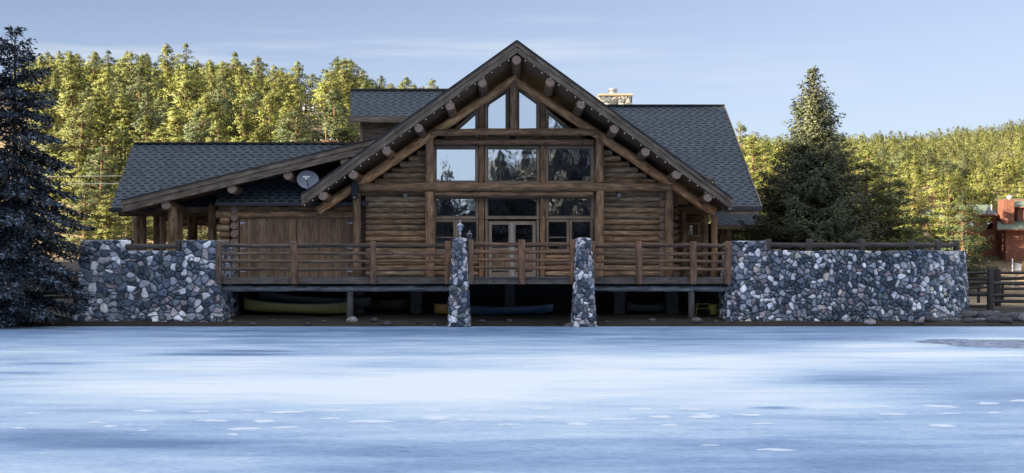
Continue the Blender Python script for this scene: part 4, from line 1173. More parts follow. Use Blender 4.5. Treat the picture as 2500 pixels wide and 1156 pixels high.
for k in range(14):
    a0_, a1_ = 6.283 * k / 14, 6.283 * (k + 1) / 14
    mb.log((X - .25 + .13 * math.cos(a0_), 46.45, z0 + .13 + .13 * math.sin(a0_)), (X - .25 + .13 * math.cos(a1_), 46.45, z0 + .13 + .13 * math.sin(a1_)), .03, seg=6, wob=0)
mb.build('wheel', 'black', ct)

# ================================================================== small things on the lodge
dsh = empty('satellite_dish', P(755, 460, 48.9), 'pale oval satellite dish on the small shingled roof beside the big gable', 'dish')
mb = MB(); c_ = P(752, 438, 48.3); nr, na_ = 7, 32
rotd = Matrix.Rotation(R(12), 3, 'X') @ Matrix.Rotation(R(-6), 3, 'Z')
for lay, dyy in ((0, 0), (1, .02)):
    for r_ in range(nr + 1):
        q = r_ / nr
        for k in range(na_):
            a_ = 6.28318 * k / na_; v_ = rotd @ Vector((.46 * q * math.cos(a_), -.10 * q * q + dyy, .37 * q * math.sin(a_)))
            mb.v.append(tuple(c_ + v_ + Vector((0, .1, 0))))
for lay in (0, 1):
    b0 = lay * (nr + 1) * na_
    for r_ in range(nr):
        for k in range(na_):
            k2 = (k + 1) % na_; mb.face((b0 + r_ * na_ + k, b0 + r_ * na_ + k2, b0 + (r_ + 1) * na_ + k2, b0 + (r_ + 1) * na_ + k)[:: (1 if lay else -1)], 0, None, 1, True)
mb.build('reflector', 'dish', dsh)
mb = MB(); mb.log(c_ + Vector((.03, -.02, -.36)), c_ + Vector((0, -.38, -.04)), .02, seg=8, wob=0); mb.log(c_ + Vector((.03, .12, -.05)), c_ + Vector((.03, .55, -.5)), .03, seg=8, wob=0); mb.build('arm', 'gutter', dsh)
mb = MB(); mb.box(c_ + Vector((0, -.4, .06)), (.30, .10, .07)); mb.box(c_ + Vector((0, -.4, -.0)), (.10, .10, .12)); mb.build('receiver', 'white', dsh, bevel=.015)

def wall_spot(px_, label):
    p = P(px_, 473, YF - .24)
    r_ = empty('wall_light', p, label, 'wall light', 'spotlights on the log siding')
    mb = MB(); mb.box(p + Vector((0, .1, .0)), (.14, .06, .14)); mb.build('back_plate', 'black', r_, bevel=.01)
    mb = MB(); mb.log(p + Vector((0, .05, .02)), p + Vector((0, -.10, -.09)), .075, .09, seg=14, wob=0); mb.build('lamp_housing', 'lampmetal', r_)
    mb = MB(); mb.log(p + Vector((0, -.02, -.16)), p + Vector((0, .02, -.06)), .03, .045, seg=10, wob=0); mb.build('bulb', 'white', r_)
wall_spot(990, 'small spotlight on the log siding left of the glazed bay'); wall_spot(1511, 'small spotlight on the log siding right of the glazed bay')
p = P(866, 468, 47.8)
mb = MB(); mb.box(p + Vector((0, 0, .08)), (.26, .24, .72)); spk = mb.build('loudspeaker', 'black', None, bevel=.03)
tagit(spk, 'black box loudspeaker hung under the gable at the left end log', 'loudspeaker')
mb = MB(); mb.box(p + Vector((.0, -.125, .12)), (.20, .012, .52)); mb.build('grille', 'gutter', spk)
mb = MB(); mb.box(p + Vector((0, -.12, -.25)), (.09, .02, .03)); mb.build('badge', 'white', spk)

for sgn, xe, nm in ((-1, XL, 'string of tiny white bulbs along the left slope of the big gable'), (1, XR, 'string of tiny white bulbs along the right slope of the big gable')):
    rt_ = empty('string_lights', (xe / 2, 46.0, 7.5), nm, 'string lights', 'strings of bulbs under the gable edge')
    mb = MB(); prev = None; nb_ = 26
    for k in range(nb_ + 1):
        u = k / nb_; x_ = AX + (xe - AX) * u * .985; y_ = YA + (YE - YA) * u - .09
        pt = Vector((x_, y_, roofz(x_) - .44 - .03 * (k % 2)))
        if prev is not None: mb.log(prev, pt, .006, seg=4, wob=0, step=3)
        prev = pt
        if k and random.random() < .9:
            b2 = MB(); lathe(b2, [(.006, 0), (.02, .012), (.022, .03), (.008, .05)], pt.x, pt.y, pt.z - .045, 8); b2.build('bulb', 'white', rt_)
    mb.build('wire', 'black', rt_)

# ================================================================== rails, fences
def fence(name, label, cat, posts, rails, mat='fence', grp=None, warm=1.0):
    x0 = posts[0]; root = empty(name, (PX(x0[0], x0[1]), x0[1], PZ(x0[3], x0[1])), label, cat, grp)
    for (px_, Y, yt, yb, r_) in posts:
        mb = MB(); X = PX(px_, Y); mb.log((X, Y, PZ(yb, Y)), (X, Y, PZ(yt, Y)), r_ * 1.05, r_, seg=12, tint=rt(.8, 1.2) * warm, wob=.1); mb.build('post', (mat,), root)
    for (a_, Ya, ya, b_, Yb, yb, r_) in rails:
        mb = MB(); mb.log(P(a_, ya, Ya), P(b_, yb, Yb), r_, r_ * .9, seg=10, tint=rt(.8, 1.25) * warm, wob=.12); mb.build('rail', (mat,), root)
    return root
fence('log_rail', 'low single log rail set into the dip of the left stone wall', 'railing', [(292, 45.2, 588, 617, .12), (437, 45.2, 586, 617, .12)], [(290, 45.2, 603, 438, 45.2, 602, .10)], warm=1.5)
import math as _m
def yarc(px_):                                 # depth of the bastion's rail at a picture column
    best = None
    for t_ in np.linspace(0, R(100), 200):
        x, y = xb + (rad - .3) * math.sin(t_), YW + .3 + (rad - .3) * (1 - math.cos(t_))
        e = abs(1250 + x / y * F - px_)
        if best is None or e < best[0]: best = (e, y)
    return best[1] if px_ > 1250 + xb / YW * F else YW + .3
ps = [1876, 1975, 2103, 2225, 2290, 2334]
posts = [(q, yarc(q), 584 + (3 if q > 2200 else 0), 616, .12) for q in ps]
rails = [(a_ + 2, yarc(a_), 599 + (k % 2), b_ - 2, yarc(b_), 599, .10) for k, (a_, b_) in enumerate(zip(ps, ps[1:]))]
fence('log_rail', 'low single log rail on posts along the top of the right stone wall', 'railing', posts, rails, warm=1.5)
fence('rail_fence', 'dark three-rail fence running from the rounded stone wall to the right along the shore', 'fence',
      [(2315, 47.2, 680, 775, .10), (2418, 46.6, 655, 790, .13), (2560, 46.2, 655, 790, .12)],
      [(2312, 47.1, 691, 2420, 46.6, 690, .08), (2312, 47.1, 719, 2420, 46.6, 719, .075), (2312, 47.1, 749, 2420, 46.6, 748, .07),
       (2418, 46.6, 693, 2562, 46.2, 693, .075), (2418, 46.6, 722, 2562, 46.2, 722, .075), (2418, 46.6, 736, 2562, 46.2, 737, .07)])
fence('rail_fence', 'second dark rail fence with close-set rails behind the shore fence, before the meadow', 'fence',
      [(2352, 50.5, 660, 742, .08), (2389, 50.4, 684, 740, .06), (2435, 50.2, 657, 748, .13), (2448, 50.2, 693, 740, .06), (2560, 50.0, 657, 748, .12)],
      [(2350, 50.5, 667, 2435, 50.2, 666, .06), (2350, 50.5, 682, 2435, 50.2, 682, .06), (2350, 50.5, 705, 2435, 50.2, 700, .05), (2350, 50.5, 716, 2435, 50.2, 714, .05),
       (2435, 50.2, 667, 2562, 50, 667, .06), (2435, 50.2, 681, 2562, 50, 681, .07), (2435, 50.2, 706, 2562, 50, 706, .055), (2435, 50.2, 722, 2562, 50, 722, .06)])
fence('rail_fence', 'weathered rail fence half hidden by the blue spruce, left of the stone wall', 'fence',
      [(187, 44.9, 676, 792, .12), (107, 44.9, 735, 792, .10), (20, 44.9, 735, 792, .1)],
      [(112, 44.8, 688, 188, 44.8, 686, .08), (60, 44.8, 716, 188, 44.8, 716, .07), (20, 44.8, 747, 188, 44.8, 745, .07), (60, 44.8, 727, 188, 44.8, 726, .05)], warm=1.3)
grl = empty('grill', (PX(309, 47.2), 47.2, 2.35), 'dark rounded lidded grill behind the left stone wall near its corner', 'grill')
mb = MB(); lathe(mb, [(.05, .72), (.22, .78), (.29, .92), (.29, .96), (.27, 1.08), (.2, 1.17), (.08, 1.23), (.03, 1.24), (.03, 1.28)], PX(309, 47.2), 47.2, 2.2, 18); mb.build('lid', 'black', grl)
mb = MB()
for k in range(3):
    a_ = 2.09 * k + .4; mb.log((PX(309, 47.2) + .32 * math.cos(a_), 47.2 + .32 * math.sin(a_), 2.35), (PX(309, 47.2) + .12 * math.cos(a_), 47.2 + .12 * math.sin(a_), 3.0), .014, seg=6, wob=0)
mb.build('legs', 'metal', grl)

# rocks on the shore
rk = 0
def rock(X, Y, r_, label, grp='rocks along the shore below the fence', colr=(.085, .085, .09)):
    rg = np.random.default_rng(int(abs(X) * 100 + Y * 10)); n1_, n2_ = 10, 14
    V = []; 
    sx_, sy_, sz_ = r_ * rg.uniform(.9, 1.5), r_ * rg.uniform(.8, 1.1), r_ * rg.uniform(.5, .8)
    ph = rg.uniform(0, 6, 6); z0 = H(X, Y)
    th = np.linspace(0, np.pi, n1_); al = np.linspace(0, 2 * np.pi, n2_, endpoint=False)
    T_, A_ = np.meshgrid(th, al, indexing='ij')
    d = np.stack([np.sin(T_) * np.cos(A_), np.sin(T_) * np.sin(A_), np.cos(T_)], -1)
    pl = rg.normal(size=(7, 3)); pl /= np.linalg.norm(pl, axis=1)[:, None]
    rr = np.ones(T_.shape)
    for q in pl: rr = np.minimum(rr, .78 / np.maximum(.2, d @ q))
    V = d * rr[..., None] * np.array([sx_, sy_, sz_]) + np.array([X, Y, z0 + sz_ * .35])
    idx = np.arange(n1_ * n2_).reshape(n1_, n2_); nx2 = np.roll(idx, -1, 1)
    Qs = np.stack([idx[:-1], idx[1:], nx2[1:], nx2[:-1]], -1).reshape(-1, 4)
    cc = np.tile(np.array(colr) * rg.uniform(.6, 1.8), (n1_ * n2_, 1))
    o = npmesh('rock', V.reshape(-1, 3), Qs, 'stone', None, origin=(X, Y, z0), col=cc)
    tagit(o, label, 'rock', grp)
i_ = 0
ORDR = ['first', 'second', 'third', 'fourth', 'fifth', 'sixth', 'seventh', 'eighth', 'ninth', 'tenth', 'eleventh', 'twelfth', 'thirteenth', 'fourteenth', 'fifteenth', 'sixteenth', 'seventeenth', 'eighteenth', 'nineteenth']
for px_, y_, r_ in sorted(((2296, 781, .22), (2312, 772, .28), (2330, 784, .2), (2348, 776, .34), (2366, 786, .2), (2376, 774, .3), (2395, 785, .22), (2412, 777, .3), (2424, 787, .22), (2440, 780, .28), (2455, 788, .2), (2468, 778, .26), (2484, 784, .3), (2497, 775, .3), (2508, 786, .3), (2272, 786, .2), (2240, 788, .18), (2425, 766, .2), (2360, 764, .2))):
    Y = 44.25 + (789 - y_) * .13; X = PX(px_, Y)
    ord_ = i_ + 1; i_ += 1
    rock(X, Y, r_, 'grey shore rock under the fence, %s of the rocks counted from the stone wall outward' % ORDR[ord_ - 1])
rock(PX(860, 44.6), 44.6, .22, 'pale stone at the foot of the deck post under the left beam', None, (.3, .3, .3))
rock(PX(1100, 43.9), 43.9, .25, 'grey rock at the foot of the lantern pillar', None); rock(PX(1395, 43.9), 43.9, .3, 'grey rock at the foot of the bare-topped pillar', None)
rock(PX(1700, 44.5), 44.5, .25, 'flat grey rock under the right end of the deck', None); rock(PX(2125, 44.3), 44.3, .2, 'flat pale stone at the foot of the long stone wall', None, (.25, .24, .23))
for k, px_ in enumerate((565, 610, 668, 742, 800, 905, 948, 1010, 1052, 1180, 1236, 1310, 1352, 1480, 1540, 1600, 1648, 1742)):
    Yk = 44.15 + random.uniform(0, .5)
    rock(PX(px_ + random.uniform(-10, 10), Yk), Yk, random.uniform(.06, .15), 'small stone at the ice edge below the deck, %s from the left' % ORDR[k], 'small stones at the ice edge below the deck', (.05, .05, .05))
rock(PX(55, 44.5), 44.5, .25, 'dark rock on the bank under the blue spruce', None)

# ================================================================== trees
def leafquads(C0, D, Ln, Wd, rg):
    """C0 (n,3) base, D (n,3) unit dirs"""
    n = len(C0); a = rg.normal(size=(n, 3)); sd_ = np.cross(D, a); sd_ /= np.linalg.norm(sd_, axis=1)[:, None] + 1e-9
    Ln = np.broadcast_to(np.asarray(Ln, float).reshape(-1, 1), (n, 1)); Wd = np.broadcast_to(np.asarray(Wd, float).reshape(-1, 1), (n, 1))
    m_ = C0 + D * Ln * .45
    V = np.stack([C0, m_ + sd_ * Wd / 2, C0 + D * Ln, m_ - sd_ * Wd / 2], 1).reshape(-1, 3)
    return V
def face_out(V, Nn):
    """turn every leaf so that its geometric side agrees with its shading normal"""
    q = V.reshape(-1, 4, 3); gn = np.cross(q[:, 1] - q[:, 0], q[:, 2] - q[:, 0]); fl = (gn * Nn.reshape(-1, 4, 3)[:, 0]).sum(1) < 0
    q = q.copy(); q[fl] = q[fl][:, ::-1]; return q.reshape(-1, 3)
def tube(p0, p1, r0, r1, seg=6):
    p0, p1 = np.array(p0, float), np.array(p1, float); d = p1 - p0; d /= np.linalg.norm(d) + 1e-9
    a = np.array([0, 0, 1.]) if abs(d[2]) < .9 else np.array([1., 0, 0]); e1 = np.cross(d, a); e1 /= np.linalg.norm(e1); e2 = np.cross(d, e1)
    an = np.linspace(0, 2 * np.pi, seg, endpoint=False)
    c = np.cos(an)[:, None] * e1 + np.sin(an)[:, None] * e2
    V = np.concatenate([p0 + c * r0, p1 + c * r1]); k = np.arange(seg); k2 = (k + 1) % seg
    return V, np.stack([k, k2, k2 + seg, k + seg], -1)
def joint(parts):
    Vs, Fs, o_ = [], [], 0
    for V, Fc in parts: Vs.append(V); Fs.append(Fc + o_); o_ += len(V)
    return np.concatenate(Vs), np.concatenate(Fs)
def pine_arrays(seed, Ht=8.0, Rr=1.9, npuff=120, nleaf=24, pr=.42, base=.2, shape=.7, wdf=.26):
    rg = np.random.default_rng(seed); V = []; T = []; NN = []; lim = []
    lean = rg.uniform(-.03, .03, 2)
    lob = rg.uniform(0, 6.28, 4)
    for i in range(npuff):
        t_ = base + (1 - base) * (1 - rg.random() ** .75) if i > 6 else 1 - i * .02
        if i > 6:
            nL = 9; u_ = (t_ - base) / (1 - base) * nL; t_ = base + (1 - base) * (math.floor(u_) + .5 + (u_ - math.floor(u_) - .5) * .45) / nL
        a_ = rg.uniform(0, 6.283)
        rp = Rr * min(1.0, ((1 - t_) / (1 - base)) ** shape * 1.15) * min(1, (t_ - base) / .12 + .45)
        rp *= 1 + .28 * math.sin(2 * a_ + lob[0] + t_ * 5) + .14 * math.sin(t_ * 24 + lob[1]) * (1 if i > 6 else 0)
        r_ = rp * (rg.random() ** .42)
        c = np.array([r_ * math.cos(a_) + lean[0] * t_ * Ht, r_ * math.sin(a_) + lean[1] * t_ * Ht, t_ * Ht + .02 * r_])
        p_ = pr * rg.uniform(.65, 1.25) * (.42 + .7 * (1 - t_) ** .7)
        d = rg.normal(size=(nleaf, 3)); d[:, 2] = d[:, 2] * .8 + .35; d /= np.linalg.norm(d, axis=1)[:, None]
        k0 = p_ * .9; V.append(leafquads(c + d * p_ * .42 + rg.normal(size=(nleaf, 3)) * p_ * .12, d, p_ * rg.uniform(.5, .95, nleaf), p_ * wdf * rg.uniform(.8, 1.3, nleaf), rg))
        nn = d * .55 + np.array([math.cos(a_), math.sin(a_), .22]) * (.35 + .8 * min(1, r_ / (.55 * Rr))); nn /= np.linalg.norm(nn, axis=1)[:, None]; NN.append(np.repeat(nn, 4, 0))
        k = rg.uniform(.75, 1.15); T.append(np.full((nleaf * 4, 3), k) * np.array([rg.uniform(.9, 1.12), 1, rg.uniform(.8, 1.2)]))
        if i % 3 == 0 and r_ > .35:
            lim.append(tube((lean[0] * t_ * Ht, lean[1] * t_ * Ht, t_ * Ht - .12 * r_ - .25 * r_), c, .035 + .02 * (1 - t_), .012, 4))
    V = np.concatenate(V); T = np.concatenate(T); NN = np.concatenate(NN); V = face_out(V, NN); Fc = np.arange(len(V)).reshape(-1, 4)
    zs = np.linspace(0, 1, 7); tr_ = []
    for a_, b_ in zip(zs, zs[1:]):
        f = lambda q: (lean[0] * q * Ht, lean[1] * q * Ht, q * Ht * .97 - (.4 if q == 0 else 0))
        tr_.append(tube(f(a_), f(b_), .16 * (1 - a_) ** .8 + .015, .16 * (1 - b_) ** .8 + .015, 7))
    return (V, Fc, T, NN), joint(tr_ + lim)
def spruce_arrays(seed, Ht, Rr, base=.03, gap=.42, dens=1.0, droop=.35, nl=.26, nw=.055, shape=.85, hi_=1.0, lowf=.8):
    rg = np.random.default_rng(seed); V = []; T = []; NN = []; tr_ = []
    z = base * Ht
    while z < Ht * .985:
        t_ = z / Ht; Lb = Rr * (1 - t_) ** shape * (1.0 if t_ > .16 else lowf + t_ * (1 - lowf) / .16)
        nb_ = int(rg.integers(7, 11)) if t_ < .85 else 5
        a0 = rg.uniform(0, 6.28)
        for k in range(nb_):
            a_ = a0 + 6.283 * k / nb_ + rg.uniform(-.25, .25); ln_ = max(.15, Lb * rg.uniform(.68, 1.18)); zz = z + rg.uniform(-.5, .5) * gap * .8
            up = .75 * max(0, t_ - .62) / .38; n = max(3, int(ln_ / .11)); s_ = np.linspace(.04, 1, n)
            rad_ = s_ * ln_; hz = zz + ln_ * (s_ * (.10 + up) - droop * (1 - up) * s_ ** 1.5 + (.22 * (1 - up)) * s_ ** 4)
            ca, sa = math.cos(a_), math.sin(a_); B = np.stack([rad_ * ca, rad_ * sa, hz], 1)
            tr_.append(tube((0, 0, zz - .03), B[min(n - 1, n // 2)], .035 * (1 - t_) + .012, .012, 4)); tr_.append(tube(B[n // 2], B[-1], .012, .004, 4))
            out_ = np.array([ca, sa, 0]); sd_ = np.array([-sa, ca, 0])
            # side twigs: a flat hanging spray that narrows towards the tip
            for i in range(n):
                w = .46 * ln_ ** .6 * (1 - .72 * s_[i]) * (.45 + .55 * min(1, s_[i] / .3))
                for sg in (-1, 1):
                    m_ = max(2, int(w / .085 * dens)); q = rg.random(m_)
                    base_ = B[i] + np.outer(q * w, sd_ * sg + out_ * .55) + np.outer(-(q ** 1.4) * w * rg.uniform(.25, .75), [0, 0, 1]) + rg.normal(size=(m_, 3)) * .02
                    d = out_ * .75 + sd_ * sg * .7 + rg.normal(size=(m_, 3)) * .38; d[:, 2] += rg.uniform(-.65, .25, m_); d /= np.linalg.norm(d, axis=1)[:, None]
                    V.append(leafquads(base_, d, nl * rg.uniform(.6, 1.15, m_), nw * rg.uniform(.8, 1.3, m_), rg))
                    nn = d * .5 + out_ * .5 + np.array([0, 0, .55]); nn /= np.linalg.norm(nn, axis=1)[:, None]; NN.append(np.repeat(nn, 4, 0))
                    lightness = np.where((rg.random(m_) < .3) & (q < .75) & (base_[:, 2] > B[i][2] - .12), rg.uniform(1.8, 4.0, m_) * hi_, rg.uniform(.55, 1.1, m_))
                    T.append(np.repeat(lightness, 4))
            if up > .1:
                m_ = 14; q = rg.random(m_); base_ = B[0] + np.outer(q, B[-1] - B[0]); d = out_ * .5 + rg.normal(size=(m_, 3)) * .6 + np.array([0, 0, .4]); d /= np.linalg.norm(d, axis=1)[:, None]
                V.append(leafquads(base_, d, nl * .8, nw, rg)); T.append(np.full(m_ * 4, .9)); NN.append(np.repeat(d, 4, 0))
        z += gap * (1 - .45 * t_) * rg.uniform(.85, 1.15)
    V = np.concatenate(V); T = np.concatenate(T); NN = np.concatenate(NN); V = face_out(V, NN); Fc = np.arange(len(V)).reshape(-1, 4)
    zs = np.linspace(0, 1, 9)
    for a_, b_ in zip(zs, zs[1:]): tr_.append(tube((0, 0, a_ * Ht - (.4 if a_ == 0 else 0)), (0, 0, b_ * Ht), .19 * (1 - a_) + .012, .19 * (1 - b_) + .012, 8))
    T3 = np.stack([T, T, T], 1)
    return (V, Fc, T3, NN), joint(tr_)
def tree_meshes(arr, matl, matb):
    (V, Fc, T, NN), (tv, tf) = arr
    return npmesh('crown', V, Fc, matl, 'mesh', tint=T, nrm=NN), npmesh('trunk', tv, tf, matb, 'mesh', smooth=True)
def place_tree(name, meshes, X, Y, z, sc, rz, label, cat, group=None, sxy=1.0, dark=1.0):
    r_ = empty(name, (X, Y, z), label, cat, group); r_.rotation_euler.z = rz; r_.scale = (sc * sxy, sc * sxy, sc)
    for nm, me in (('crown', meshes[0]), ('trunk', meshes[1])):
        o = bpy.data.objects.new(nm, me); COL.objects.link(o); o.parent = r_
    return r_

# big blue spruce at the left edge, tall spruce at the right
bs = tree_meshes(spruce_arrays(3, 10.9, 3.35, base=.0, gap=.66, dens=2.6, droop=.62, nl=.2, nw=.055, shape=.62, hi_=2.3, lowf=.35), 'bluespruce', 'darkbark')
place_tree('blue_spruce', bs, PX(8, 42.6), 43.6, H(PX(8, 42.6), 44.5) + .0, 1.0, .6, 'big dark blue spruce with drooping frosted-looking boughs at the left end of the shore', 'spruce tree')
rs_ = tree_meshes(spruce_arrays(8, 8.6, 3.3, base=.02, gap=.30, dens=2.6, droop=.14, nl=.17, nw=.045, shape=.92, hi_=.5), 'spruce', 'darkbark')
Ys = 52.0
place_tree('spruce', rs_, PX(1985, Ys), Ys, 2.5, 1.0, 2.0, 'tall conical spruce behind the right stone wall, sunlit only at its tip', 'spruce tree')
# dark pines beside it, in the shade of the added west bluff
PR = [tree_meshes(pine_arrays(100 + k, 8.0, [2.5, 2.2, 2.9, 1.9, 2.6, 2.3, 1.6][k], [165, 145, 190, 120, 160, 150, 110][k], 28, .50, [.16, .2, .12, .28, .2, .1, .35][k], [.64, .76, .6, .7, .64, .84, .62][k]), 'pine', 'bark') for k in range(7)]
HI = [tree_meshes(pine_arrays(200 + k, 8.0, [2.1, 1.8, 2.2][k], [330, 300, 340][k], 34, .34, [.08, .14, .06][k], [.6, .55, .62][k], .2), 'pine', 'bark') for k in range(3)]
def hill_pine(px_, Y, ytop, proto, label, grp, name='pine_tree', wide=1.0, cat='pine tree'):
    Y = ST(Y); X = PX(px_, Y); z = H(X, Y); Ht = PZ(ytop, Y) - z
    sc = Ht / 8.0
    return place_tree(name, proto, X, Y, z - .05, sc, random.uniform(0, 6.28), label, cat, grp, sxy=1.2 * wide * random.uniform(.85, 1.2) / max(.6, sc) ** .35)
# ---- hand-placed pines
NEARP = [
 (2118, 54.5, 392, 2, 'dark shaded pine just right of the tall spruce', 1.1), (2168, 56.5, 415, 0, 'dark shaded pine between the tall spruce and the bright pines', 1.15), (2075, 58, 372, 1, 'shaded pine whose top leans out behind the right side of the tall spruce', 1.0),
 (1880, 57, 430, 2, 'shaded pine close behind the left side of the tall spruce', 1.0), (2190, 100, 412, 0, 'bright yellow-green pine left of the first red house', .95), (2324, 120.3, 425, 1, 'large bright yellow-green pine between the two red houses', 1.25),
 (2212, 106, 450, 1, 'sunlit pine behind the bright pine left of the first red house', 1.0), (2262, 116, 578, 2, 'small rounded bright pine in front of the first red house', .9), (2350, 112, 468, 0, 'sunlit pine behind the right edge of the large bright pine', 1.0),
 (2338, 121.5, 438, 0, 'bright pine close behind the large bright pine between the red houses', 1.2),  
 (1835, 66, 322, 2, 'bright yellow-green pine just right of the lodge roof', 1.2), (1870, 68, 345, 0, 'bright pine second from the lodge roof, before the tall spruce', 1.2), (1812, 78, 297, 1, 'narrow darker pine rising beside the right lodge roof edge', .6),
 (1905, 72, 350, 1, 'bright pine half hidden by the left side of the tall spruce', 1.2), (2120, 80, 360, 0, 'sunlit pine behind the dark pines right of the tall spruce', 1.2), (1790, 64, 395, 1, 'low bright pine partly behind the right lodge roof', 1.2),
 (245, 73, 352, 0, 'bright pine beside the left lodge roof edge, nearest of the left hill', 1.15), (190, 78, 262, 1, 'tall bright pine between the blue spruce and the left lodge roof', 1.15), (205, 66, 440, 2, 'low bright pine just above the left stone wall corner', 1.1),
 (262, 66, 470, 1, 'low yellow-green pine beneath the left lodge eave', 1.0), (165, 84, 300, 2, 'sunlit pine showing beside the blue spruce at mid height', 1.0), (300, 82, 420, 0, 'sunlit pine touching the left lodge roof edge', .9),
 (470, 70, 495, 2, 'bright pine seen through the left porch posts', 1.6), (535, 74, 500, 1, 'small bright pine seen through the porch beside the store room', 1.5), (360, 72, 490, 0, 'pine seen through the far left porch posts', 1.7), (415, 69, 500, 1, 'low pine seen behind the thick front post of the left porch', 1.7), (310, 68, 485, 2, 'low pine just past the left end of the porch', 1.6), (500, 66, 510, 0, 'low pine seen between the last two posts of the left porch', 1.5)]
for px_, Y, yt, pk, lab, wd in NEARP:
    hill_pine(px_, Y, yt, HI[pk], lab, None, wide=wd)
# ---- skyline pines of the left hill
SKY = [(125, 138, 1.1, 'bushy'), (172, 135, 1.1, 'bushy'), (237, 128, .75, 'narrow'), (265, 152, 1.0, 'bushy'), (310, 126, .62, 'narrow'), (357, 146, 1.1, 'bushy'), (410, 158, .7, 'narrow'), (440, 170, .8, 'narrow'), (480, 148, 1.0, 'bushy'), (512, 152, .9, 'bushy'), (543, 150, .9, 'bushy'), (578, 142, .9, 'narrow'), (612, 184, 1.0, 'bushy'),
       (640, 186, .9, 'bushy'), (678, 172, .85, 'narrow'), (702, 190, .7, 'narrow'), (762, 180, 1.0, 'bushy'), (822, 168, 1.15, 'bushy'), (868, 196, .9, 'bushy'), (905, 192, 1.0, 'bushy'), (936, 206, .7, 'narrow'), (990, 190, .9, 'bushy'), (1012, 206, .8, 'narrow'), (1034, 212, .7, 'narrow'), (60, 150, 1.0, 'bushy'), (210, 160, 1.0, 'bushy'), (455, 178, 1.0, 'bushy'), (335, 185, .8, 'narrow'), (660, 200, .9, 'bushy')]
ORD = ['first', 'second', 'third', 'fourth', 'fifth', 'sixth', 'seventh', 'eighth', 'ninth', 'tenth', 'eleventh', 'twelfth', 'thirteenth', 'fourteenth', 'fifteenth', 'sixteenth', 'seventeenth', 'eighteenth', 'nineteenth', 'twentieth']
def ordw(k): return ORD[k] if k < 20 else '%d%s' % (k + 1, {1: 'st', 2: 'nd', 3: 'rd'}.get((k + 1) % 10, 'th') if (k + 1) % 100 not in (11, 12, 13) else 'th')
for k, (px_, yt, wd, w_) in enumerate(sorted(SKY)):
    Y = random.uniform(126, 144) if px_ < 740 else random.uniform(118, 130)
    if px_ in (762, 822): Y = 118
    hill_pine(px_, Y, yt, PR[(k * 3) % 7] if w_ == 'bushy' else PR[[3, 6, 1][k % 3]], '%s pine on the left skyline, %s from the blue spruce' % (w_, ordw(k)), 'pines on the skyline of the left hill', wide=wd * 1.15)
# ---- rows of pines down the left hill
def row(Y, xa_, xb_, n, hmin, hmax, rowname, anchor, group, skip=(), wide=1.0, yj=3.0):
    k = 0; yj = yj * 1.3
    for i in range(n):
        px_ = xa_ + (xb_ - xa_) * (i + .5) / n + random.uniform(-.42, .42) * (xb_ - xa_) / n
        Yy = Y + random.uniform(-yj, yj)
        if any(a_ < px_ < b_ for a_, b_ in skip): continue
        Y2 = ST(Yy); X = PX(px_, Y2); z = H(X, Y2); ht = random.uniform(hmin, hmax)
        top = 680 - (z + ht - CAMZ) / Y2 * F
        hill_pine(px_, Yy, top, PR[random.randrange(7)], '%s pine, %s, %s from %s' % ('taller' if ht > (hmin + hmax) / 2 else 'shorter', rowname, ordw(k), anchor), group, wide=wide * random.uniform(.85, 1.15))
        k += 1
GL = 'pines covering the left hill'
gap1 = [(740, 798)]
row(133, 70, 1080, 29, 4.5, 6.5, 'row under the left skyline', 'the blue spruce', GL, gap1)
row(120, 70, 900, 25, 4, 8, 'left hill upper row', 'the blue spruce', GL, gap1)
row(112, 70, 900, 23, 4, 8, 'left hill second row', 'the blue spruce', GL, gap1)
row(104, 70, 900, 21, 4, 8, 'left hill third row', 'the blue spruce', GL, gap1)
row(96, 90, 880, 20, 4, 7.5, 'left hill fourth row', 'the blue spruce', GL, [(735, 805)])
row(89, 100, 730, 15, 4, 7.5, 'left hill fifth row', 'the blue spruce', GL)
row(82, 100, 560, 10, 5, 8, 'left hill sixth row', 'the blue spruce', GL)
row(76, 110, 560, 8, 4.5, 7, 'left hill lowest row', 'the blue spruce', GL)
GR_ = 'pines covering the right hill'
row(88, 1790, 2240, 9, 5, 8, 'right hill lowest row', 'the lodge roof', GR_)
row(98, 1790, 2220, 11, 5, 8, 'right hill second row', 'the lodge roof', GR_)
row(108, 1790, 2215, 11, 5, 8, 'right hill third row', 'the lodge roof', GR_)
row(140, 1790, 2540, 21, 6, 9, 'row behind the red houses', 'the lodge roof', GR_, yj=5)
row(154, 1790, 2540, 22, 6, 9, 'second row behind the red houses', 'the lodge roof', GR_, yj=5)
# ---- the far wood on the right hill: one mass
rg = np.random.default_rng(5); LV = [pine_arrays(300 + k, 8.0, 2.3, 40, 10, .75, .12, .8, .36)[0] for k in range(5)]
Vs, Ts, Ns = [], [], []
for i in range(1400):
    Yy = 255 + 740 * rg.random() ** 1.1; px_ = rg.uniform(1770, 2560)
    X = PX(px_, Yy); z = H(X, Yy); V, Fc, T, NN = LV[rg.integers(5)]; sc = rg.uniform(.6, 1.25) if Yy > 380 else rg.uniform(.7, 1.3); a_ = rg.uniform(0, 6.28); ca, sa = math.cos(a_), math.sin(a_)
    Vs.append(np.stack([(V[:, 0] * ca - V[:, 1] * sa) * sc + X, (V[:, 0] * sa + V[:, 1] * ca) * sc + Yy, V[:, 2] * sc + z], 1)); Ts.append(T * rg.uniform(.35, 1.2)); Ns.append(np.stack([NN[:, 0] * ca - NN[:, 1] * sa, NN[:, 0] * sa + NN[:, 1] * ca, NN[:, 2]], 1))
V = np.concatenate(Vs); T = np.concatenate(Ts)
o = npmesh('far_pine_wood', V, np.arange(len(V)).reshape(-1, 4), 'pinefar', None, origin=(120, 400, 50), tint=T, nrm=np.concatenate(Ns))
tagit(o, 'far pine wood covering the top of the right hill', 'pine wood', kind='stuff')
